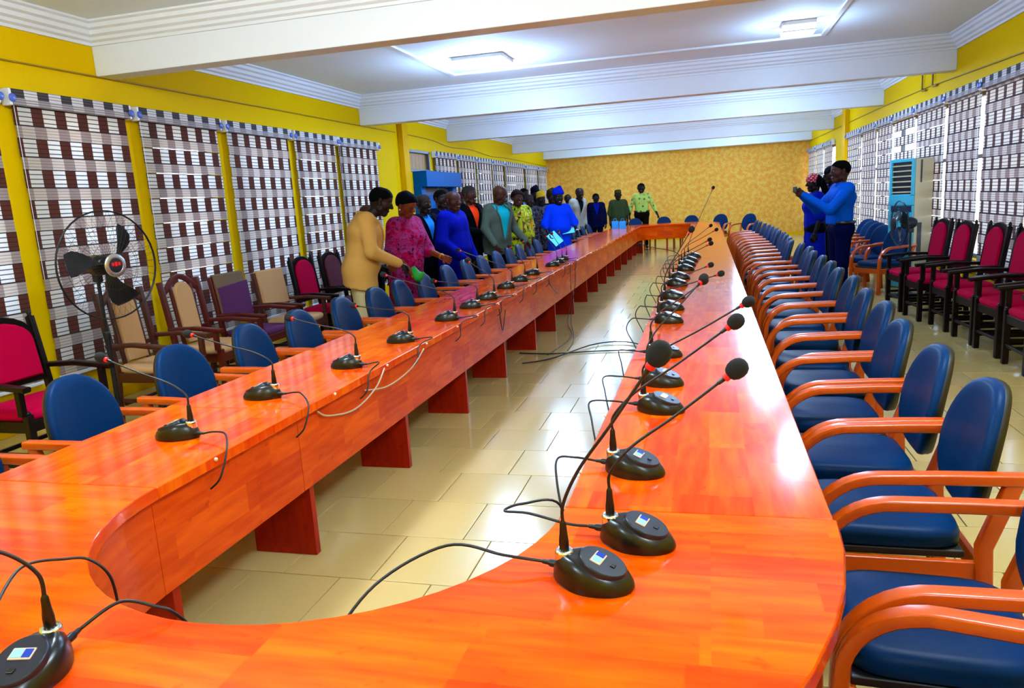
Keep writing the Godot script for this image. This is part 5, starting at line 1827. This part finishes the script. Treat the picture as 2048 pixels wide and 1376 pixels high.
func build_people() -> void:
	var C := func(r: float, g: float, b: float) -> Material: return cloth_mat(Color(r, g, b))
	var beige_m: Material = C.call(0.74, 0.56, 0.29)
	# nearest group, left of the table
	person({"label": "man in a mustard beige blazer seen from behind, holding something green", "at": Vector3(-3.5, 0, -7.05), "yaw": 122, "h": 1.86, "fat": 0.035, "lean": 13, "head_fwd": 0.1, "cell": 0.018, "skin": "skin_dark", "head_pitch": 12, "head_yaw": -8, "head": 1.1, "top": "suit", "m1": beige_m, "m2": C.call(0.8, 0.8, 0.8), "m3": C.call(0.72, 0.66, 0.50),
		"arms": [[Vector3(-0.29, 1.12, 0.10), Vector3(-0.17, 0.99, 0.36), Vector3(0.3, -1, 0), 0.8], [Vector3(0.27, 1.12, -0.02), Vector3(0.22, 0.95, 0.2), Vector3(-1, 0, 0), 0.5]]})
	person({"label": "person mostly hidden behind the man in the beige blazer, bald head showing", "at": Vector3(-3.95, 0, -8.3), "yaw": 80, "h": 1.66, "hair": "none", "skin": "skin_mid", "top": "shirt", "m1": C.call(0.6, 0.6, 0.62), "m3": C.call(0.05, 0.05, 0.07)})
	person({"label": "woman in a magenta print dress with pearl necklace and glasses, reaching out a hand", "at": Vector3(-3.36, 0, -7.95), "yaw": 70, "h": 1.76, "female": true, "fat": 0.025, "lean": 6, "cell": 0.018, "skin": "skin_light", "head_pitch": 18, "head_yaw": 5, "hair": "bun", "glasses": true, "necklace": true, "top": "gown", "sleeve": 0.25, "m1": M.magenta_print, "watch": [0, 1],
		"arms": [[Vector3(-0.26, 1.12, 0.06), Vector3(-0.1, 0.82, 0.24), Vector3(0.4, -0.6, -0.4), 0.3], [Vector3(0.28, 1.10, 0.1), Vector3(0.2, 1.02, 0.40), Vector3(-0.7, 0.3, 0.0), 0.12]]})
	person({"label": "man in a navy suit with pale blue lapel behind the woman in magenta", "at": Vector3(-3.75, 0, -9.65), "yaw": 65, "h": 1.76, "skin": "skin_dark", "hair": "grey", "smile": true, "m1": C.call(0.01, 0.025, 0.08), "m2": C.call(0.12, 0.45, 0.8)})
	person({"label": "man in a dark navy suit and blue shirt in front of the blue door", "at": Vector3(-3.85, 0, -10.65), "yaw": 60, "h": 1.83, "skin": "skin_dark", "smile": true, "m1": C.call(0.012, 0.02, 0.10), "m2": C.call(0.05, 0.2, 0.75), "tie": Color(0.02, 0.05, 0.4)})
	person({"label": "bald man in a long royal blue kaftan leaning at the table", "at": Vector3(-3.35, 0, -9.62), "yaw": 75, "h": 1.78, "fat": 0.055, "lean": 3, "cell": 0.02, "hair": "none", "skin": "skin_mid", "smile": true, "top": "kaftan", "m1": C.call(0.0, 0.03, 0.50), "head_yaw": -10,
		"arms": [[Vector3(-0.32, 1.1, 0.04), Vector3(-0.16, 0.9, 0.26), Vector3(0.5, -0.5, 0), 0.7], [Vector3(0.32, 1.1, 0.0), Vector3(0.32, 0.86, 0.14), Vector3(-1, 0, 0), 0.6]]})
	person({"label": "woman in a maroon headwrap between the blue kaftan and the orange shirt", "at": Vector3(-4.1, 0, -12.2), "yaw": 65, "h": 1.76, "female": true, "skin": "skin_dark", "hair": "wrap", "cap": Color(0.25, 0.0, 0.13), "top": "gown", "m1": C.call(0.04, 0.05, 0.12)})
	person({"label": "man in a black suit with bright orange shirt, hands clasped", "at": Vector3(-3.68, 0, -11.5), "yaw": 62, "h": 1.88, "skin": "skin_mid", "smile": true, "hair": "grey", "head_yaw": 10, "m1": C.call(0.008, 0.012, 0.028), "m2": C.call(0.95, 0.22, 0.04), "vneck": 1.08, "vwide": 0.12,
		"arms": [[Vector3(-0.27, 1.14, 0.02), Vector3(-0.06, 1.08, 0.27), Vector3(1, 0, 0), 0.9], [Vector3(0.27, 1.14, 0.02), Vector3(0.06, 1.08, 0.28), Vector3(-1, 0, 0), 0.9]]})
	person({"label": "bald man in an open grey blazer over a turquoise shirt looking down", "at": Vector3(-3.22, 0, -11.4), "yaw": 58, "h": 1.86, "fat": 0.02, "lean": 8, "skin": "skin_mid", "hair": "none", "head_pitch": 16, "m1": C.call(0.27, 0.31, 0.27), "m2": C.call(0.03, 0.6, 0.65), "m3": C.call(0.03, 0.035, 0.04), "vneck": 0.95, "vwide": 0.15,
		"arms": [[Vector3(-0.28, 1.14, 0.06), Vector3(-0.25, 0.92, 0.22), Vector3(1, 0, 0), 0.5], [Vector3(0.28, 1.12, 0.08), Vector3(0.3, 0.92, 0.3), Vector3(-1, -0.2, 0), 0.35]]})
	person({"label": "bearded man in a teal jacket behind the grey blazer", "at": Vector3(-3.65, 0, -13.35), "yaw": 55, "h": 1.86, "skin": "skin_black", "smile": true, "beard": true, "m1": C.call(0.01, 0.14, 0.17), "m2": C.call(0.05, 0.6, 0.72)})
	person({"label": "woman in a lime, purple and gold print dress with a scarf", "at": Vector3(-3.3, 0, -13.15), "yaw": 35, "h": 1.78, "female": true, "fat": 0.03, "skin": "skin_mid", "smile": true, "hair": "bun", "hair_color": Color(0.10, 0.05, 0.045), "top": "gown", "sleeve": 0.7, "m1": M.floral_print, "panel": M.purple_lime_print})
	person({"label": "dark haired man behind the woman in the lime dress", "at": Vector3(-4.1, 0, -17.0), "yaw": 45, "h": 1.88, "skin": "skin_dark", "m1": C.call(0.03, 0.03, 0.04), "m2": C.call(0.4, 0.5, 0.7)})
	person({"label": "man in a dark blue cap at the back of the group", "at": Vector3(-4.15, 0, -18.4), "yaw": 45, "h": 1.86, "skin": "skin_black", "hair": "fila", "cap": Color(0.005, 0.008, 0.06), "top": "kaftan", "m1": C.call(0.02, 0.02, 0.05)})
	person({"label": "person in dark print clothes and yellow cap between the lime dress and blue kaftan", "at": Vector3(-3.65, 0, -16.75), "yaw": 40, "h": 1.72, "skin": "skin_black", "hair": "fila", "cap": Color(0.75, 0.6, 0.12), "top": "kaftan", "m1": M.dark_print})
	person({"label": "grey haired person in dark clothes right behind the lime dress", "at": Vector3(-3.72, 0, -15.85), "yaw": 45, "h": 1.72, "skin": "skin_dark", "hair": "grey", "top": "kaftan", "m1": M.dark_print})
	person({"label": "man in an olive cap behind the bright blue kaftan", "at": Vector3(-3.55, 0, -17.45), "yaw": 35, "h": 1.76, "skin": "skin_dark", "hair": "fila", "cap": Color(0.16, 0.14, 0.02), "top": "kaftan", "m1": C.call(0.12, 0.12, 0.05)})
	person({"label": "smiling man in a bright blue kaftan and matching tall cap holding white papers", "at": Vector3(-3.02, 0, -15.55), "yaw": 30, "h": 1.74, "fat": 0.06, "cell": 0.02, "skin": "skin_black", "smile": true, "hair": "fila", "cap": Color(0.0, 0.09, 0.6), "top": "kaftan", "sleeve": 0.35, "m1": C.call(0.0, 0.18, 0.78), "head": 1.18,
		"arms": [[Vector3(-0.33, 1.1, 0.05), Vector3(-0.3, 0.88, 0.2), Vector3(1, 0, 0), 0.7], [Vector3(0.33, 1.1, 0.05), Vector3(0.32, 0.92, 0.22), Vector3(-1, 0, 0), 0.7]], "watch": [1], "watch_mat": M.chrome})
	person({"label": "bald man half hidden right behind the bright blue kaftan", "at": Vector3(-3.6, 0, -19.9), "yaw": 35, "h": 1.7, "skin": "skin_dark", "hair": "none", "m1": C.call(0.2, 0.2, 0.2)})
	person({"label": "balding man in a light grey jacket with white sleeve bending forward", "at": Vector3(-3.3, 0, -19.4), "yaw": 50, "h": 1.86, "lean": 12, "skin": "skin_dark", "smile": true, "hair": "none", "m1": C.call(0.55, 0.54, 0.5), "m2": C.call(0.01, 0.02, 0.07), "m3": C.call(0.02, 0.03, 0.07)})
	person({"label": "man in a navy suit with blue shirt standing by the far left table corner", "at": Vector3(-3.07, 0, -21.5), "yaw": 15, "h": 1.68, "fat": 0.03, "skin": "skin_black", "head": 1.1, "m1": C.call(0.008, 0.02, 0.17), "m2": C.call(0.0, 0.07, 0.5), "m3": C.call(0.008, 0.02, 0.12)})
	person({"label": "man in an olive green tunic and olive cap at the far end", "at": Vector3(-2.55, 0, -22.5), "yaw": 8, "h": 1.72, "fat": 0.03, "skin": "skin_black", "hair": "kufi", "cap": Color(0.32, 0.25, 0.05), "head": 1.12, "top": "kaftan", "sleeve": 0.35, "m1": C.call(0.21, 0.26, 0.15)})
	person({"label": "tall man in a lime shirt with dark and orange flowers at the far table end", "at": Vector3(-1.88, 0, -22.7), "yaw": 5, "h": 1.90, "skin": "skin_black", "smile": true, "hair": "short", "stance": 0.08, "head": 1.1, "top": "shirt", "m1": M.spotted_lime, "m3": C.call(0.075, 0.035, 0.015), "watch": [1], "watch_mat": M.black_plastic,
		"arms": [[Vector3(-0.29, 1.14, 0.0), Vector3(-0.33, 0.92, 0.06), Vector3(1, 0, 0), 0.5], [Vector3(0.31, 1.14, 0.0), Vector3(0.42, 0.9, 0.08), Vector3(-1, 0, 0), 0.3]]})
	# three people on the right
	person({"label": "woman in a blue top with a red polka dot headscarf and ponytail", "at": Vector3(1.62, 0, -12.45), "yaw": -85, "h": 1.72, "female": true, "cell": 0.02, "skin": "skin_black", "hair": "ponytail", "top": "dress", "sleeve": 0.0, "m1": C.call(0.0, 0.07, 0.55), "m3": C.call(0.01, 0.015, 0.05), "watch": [0], "watch_mat": M.chrome})
	person({"label": "man in a black peaked cap and dark blue clothes behind the photographer", "at": Vector3(1.98, 0, -13.2), "yaw": -80, "h": 1.84, "skin": "skin_dark", "hair": "baseball", "cap": Color(0.008, 0.01, 0.03), "top": "shirt", "m1": C.call(0.015, 0.02, 0.26), "m3": C.call(0.01, 0.015, 0.05)})
	person({"label": "man in a bright blue shirt and navy trousers raising a phone to photograph", "at": Vector3(1.72, 0, -10.75), "yaw": -78, "h": 1.86, "fat": 0.01, "cell": 0.017, "skin": "skin_mid", "hair": "short", "head": 1.1, "top": "shirt", "m1": C.call(0.0, 0.30, 0.72), "m3": C.call(0.003, 0.015, 0.20), "buckle": true,
		"arms": [[Vector3(-0.22, 1.17, 0.22), Vector3(-0.06, 1.37, 0.47), Vector3(0.9, 0, -0.3), 0.6], [Vector3(0.22, 1.17, 0.22), Vector3(0.06, 1.37, 0.47), Vector3(-0.9, 0, -0.3), 0.6]]})

func build_held_things() -> void:
	var g := Geo.new()
	g.box(Vector3.ZERO, Vector3(0.075, 0.15, 0.009), 0.003)
	var o := solo("mobile_phone", g.mesh(), M.phone, "dark mobile phone held up by the man in the bright blue shirt", "phone")
	o.position = Vector3(1.13, 1.535, -10.625)
	o.rotation = Vector3(0.0, deg_to_rad(-78), PI / 2)
	g = Geo.new()
	g.box(Vector3.ZERO, Vector3(0.21, 0.3, 0.006), 0.001)
	o = solo("paper_sheets", g.mesh(), M.paper, "white papers in the hand of the man in the bright blue kaftan", "papers")
	o.position = Vector3(-3.05, 0.80, -15.2)
	o.rotation = Vector3(-0.5, 0.4, 0.6)
	g = Geo.new()
	g.box(Vector3.ZERO, Vector3(0.26, 0.01, 0.19), 0.003)
	o = solo("paper_booklet", g.mesh(), M.paper, "pale booklet held low beside the bright blue kaftan", "papers")
	o.position = Vector3(-2.82, 0.93, -15.5)
	o.rotation = Vector3(0.5, 0.3, 0.1)
	for k in 2:
		var b := thing("paper_bag", ["turquoise paper bag on the table by the man in the navy suit, left one", "turquoise paper bag on the table nearer the olive tunic, right one"][k], "bag", Vector3(-2.33 + 0.23 * k, T1, -19.7 + 0.35 * k), 0.2)
		g = Geo.new()
		g.slab(PackedVector2Array([Vector2(-0.085, -0.04), Vector2(0.085, -0.04), Vector2(0.085, 0.04), Vector2(-0.085, 0.04)]), 0.0, 0.19, 0.002)
		part("bag_body", g.mesh(), M.bag_blue, b)
		g = Geo.new()
		g.tube(curve([Vector3(-0.04, 0.185, 0.03), Vector3(-0.03, 0.25, 0.02), Vector3(0.03, 0.25, 0.02), Vector3(0.04, 0.185, 0.03)]), 0.004)
		part("bag_handle", g.mesh(), M.bag_blue, b)
	g = Geo.new()
	nets(g, [[Vector3(0, 0, 0), Vector3(0.05, -0.08, 0.02), 0.03, 0.05], [Vector3(0.05, -0.08, 0.02), Vector3(0.1, -0.05, 0.0), 0.04, 0.02]], 0.012, 0.02)
	o = solo("green_cloth", g.mesh(), M.green_cloth, "bright green cloth hanging from the hand of the man in the beige blazer", "cloth")
	o.position = Vector3(-2.93, 0.98, -7.14)

# ------------------------------------------------------------------ put together
func _ready() -> void:
	rng.seed = 7
	var cam := Camera3D.new()
	cam.name = "camera"
	cam.fov = 49.87
	cam.near = 0.05
	cam.far = 200.0
	add_child(cam)
	cam.transform = Transform3D(Basis(Vector3(0.96653371, -0.05997431, -0.24943068), Vector3(0.00987778, 0.98026834, -0.19742442), Vector3(0.25634939, 0.18835354, 0.94805482)), Vector3(0, 1.6, 0))
	cam.current = true
	var env := Environment.new()
	env.background_mode = Environment.BG_SKY
	var sky := Sky.new()
	var sm := ProceduralSkyMaterial.new()
	sm.sky_top_color = Color(0.55, 0.72, 0.95)
	sm.sky_horizon_color = Color(0.92, 0.95, 1.0)
	sm.ground_horizon_color = Color(0.85, 0.84, 0.78)
	sm.ground_bottom_color = Color(0.6, 0.57, 0.5)
	sm.sky_energy_multiplier = 1.0
	sky.sky_material = sm
	env.sky = sky
	env.background_energy_multiplier = SKY
	env.tonemap_mode = Environment.TONE_MAPPER_LINEAR
	env.tonemap_exposure = EXPOSURE
	env.sdfgi_enabled = true
	env.ssao_enabled = true
	env.ssil_enabled = true
	var we := WorldEnvironment.new()
	we.name = "environment"
	we.environment = env
	add_child(we)
	make_materials()
	var bays := [-2.9, -8.73, -13.6, -18.5, -23.4, 0.7]
	for i in bays.size():
		for k in 2:
			var odd := i == 1 and k == 1
			var lab := "lit square ceiling lamp with bluish white glow in the %s ceiling bay, %s side" % [ORD[i % 5], ["left", "right"][k]]
			if i == 5:
				lab = "lit square ceiling lamp nearest the front wall, %s side" % ["left", "right"][k]
			if odd:
				lab = "small rectangular ceiling lamp with glowing sides and grey bottom inside the moulding frame"
			var tint := Color(0.84, 0.94, 1.0) if i == 0 or i == 5 else Color(0.66, 0.82, 1.0)
			ceiling_lamp(-2.72 if k == 0 else 1.02, bays[i] - (0.75 if i == 1 else 0.0), 0.36 if odd else 0.66, odd, 1.3 if odd else LAMP[i], tint, lab)
	build_room()
	build_table()
	build_blinds()
	build_blue_chairs()
	build_wall_chairs()
	build_mics()
	fan(Vector3(-4.447, 0, -4.61), 1.32, 0.40, Vector3(0.98, -0.02, 0.19), M.grey_metal, "black pedestal fan with wire cage and red hub badge in front of the left blinds", 0.6)
	fan(Vector3(2.66, 0, -11.12), 1.0, 0.30, Vector3(-0.95, 0.0, 0.12), M.teal_plastic, "dark teal pedestal fan seen edge-on in front of the air conditioner", 0.2)
	air_conditioner()
	build_people()
	build_held_things()

const SKY := 5.2
const EXPOSURE := 1.38
const LAMP := [3.5, 3.3, 3.0, 3.0, 3.0, 2.5]
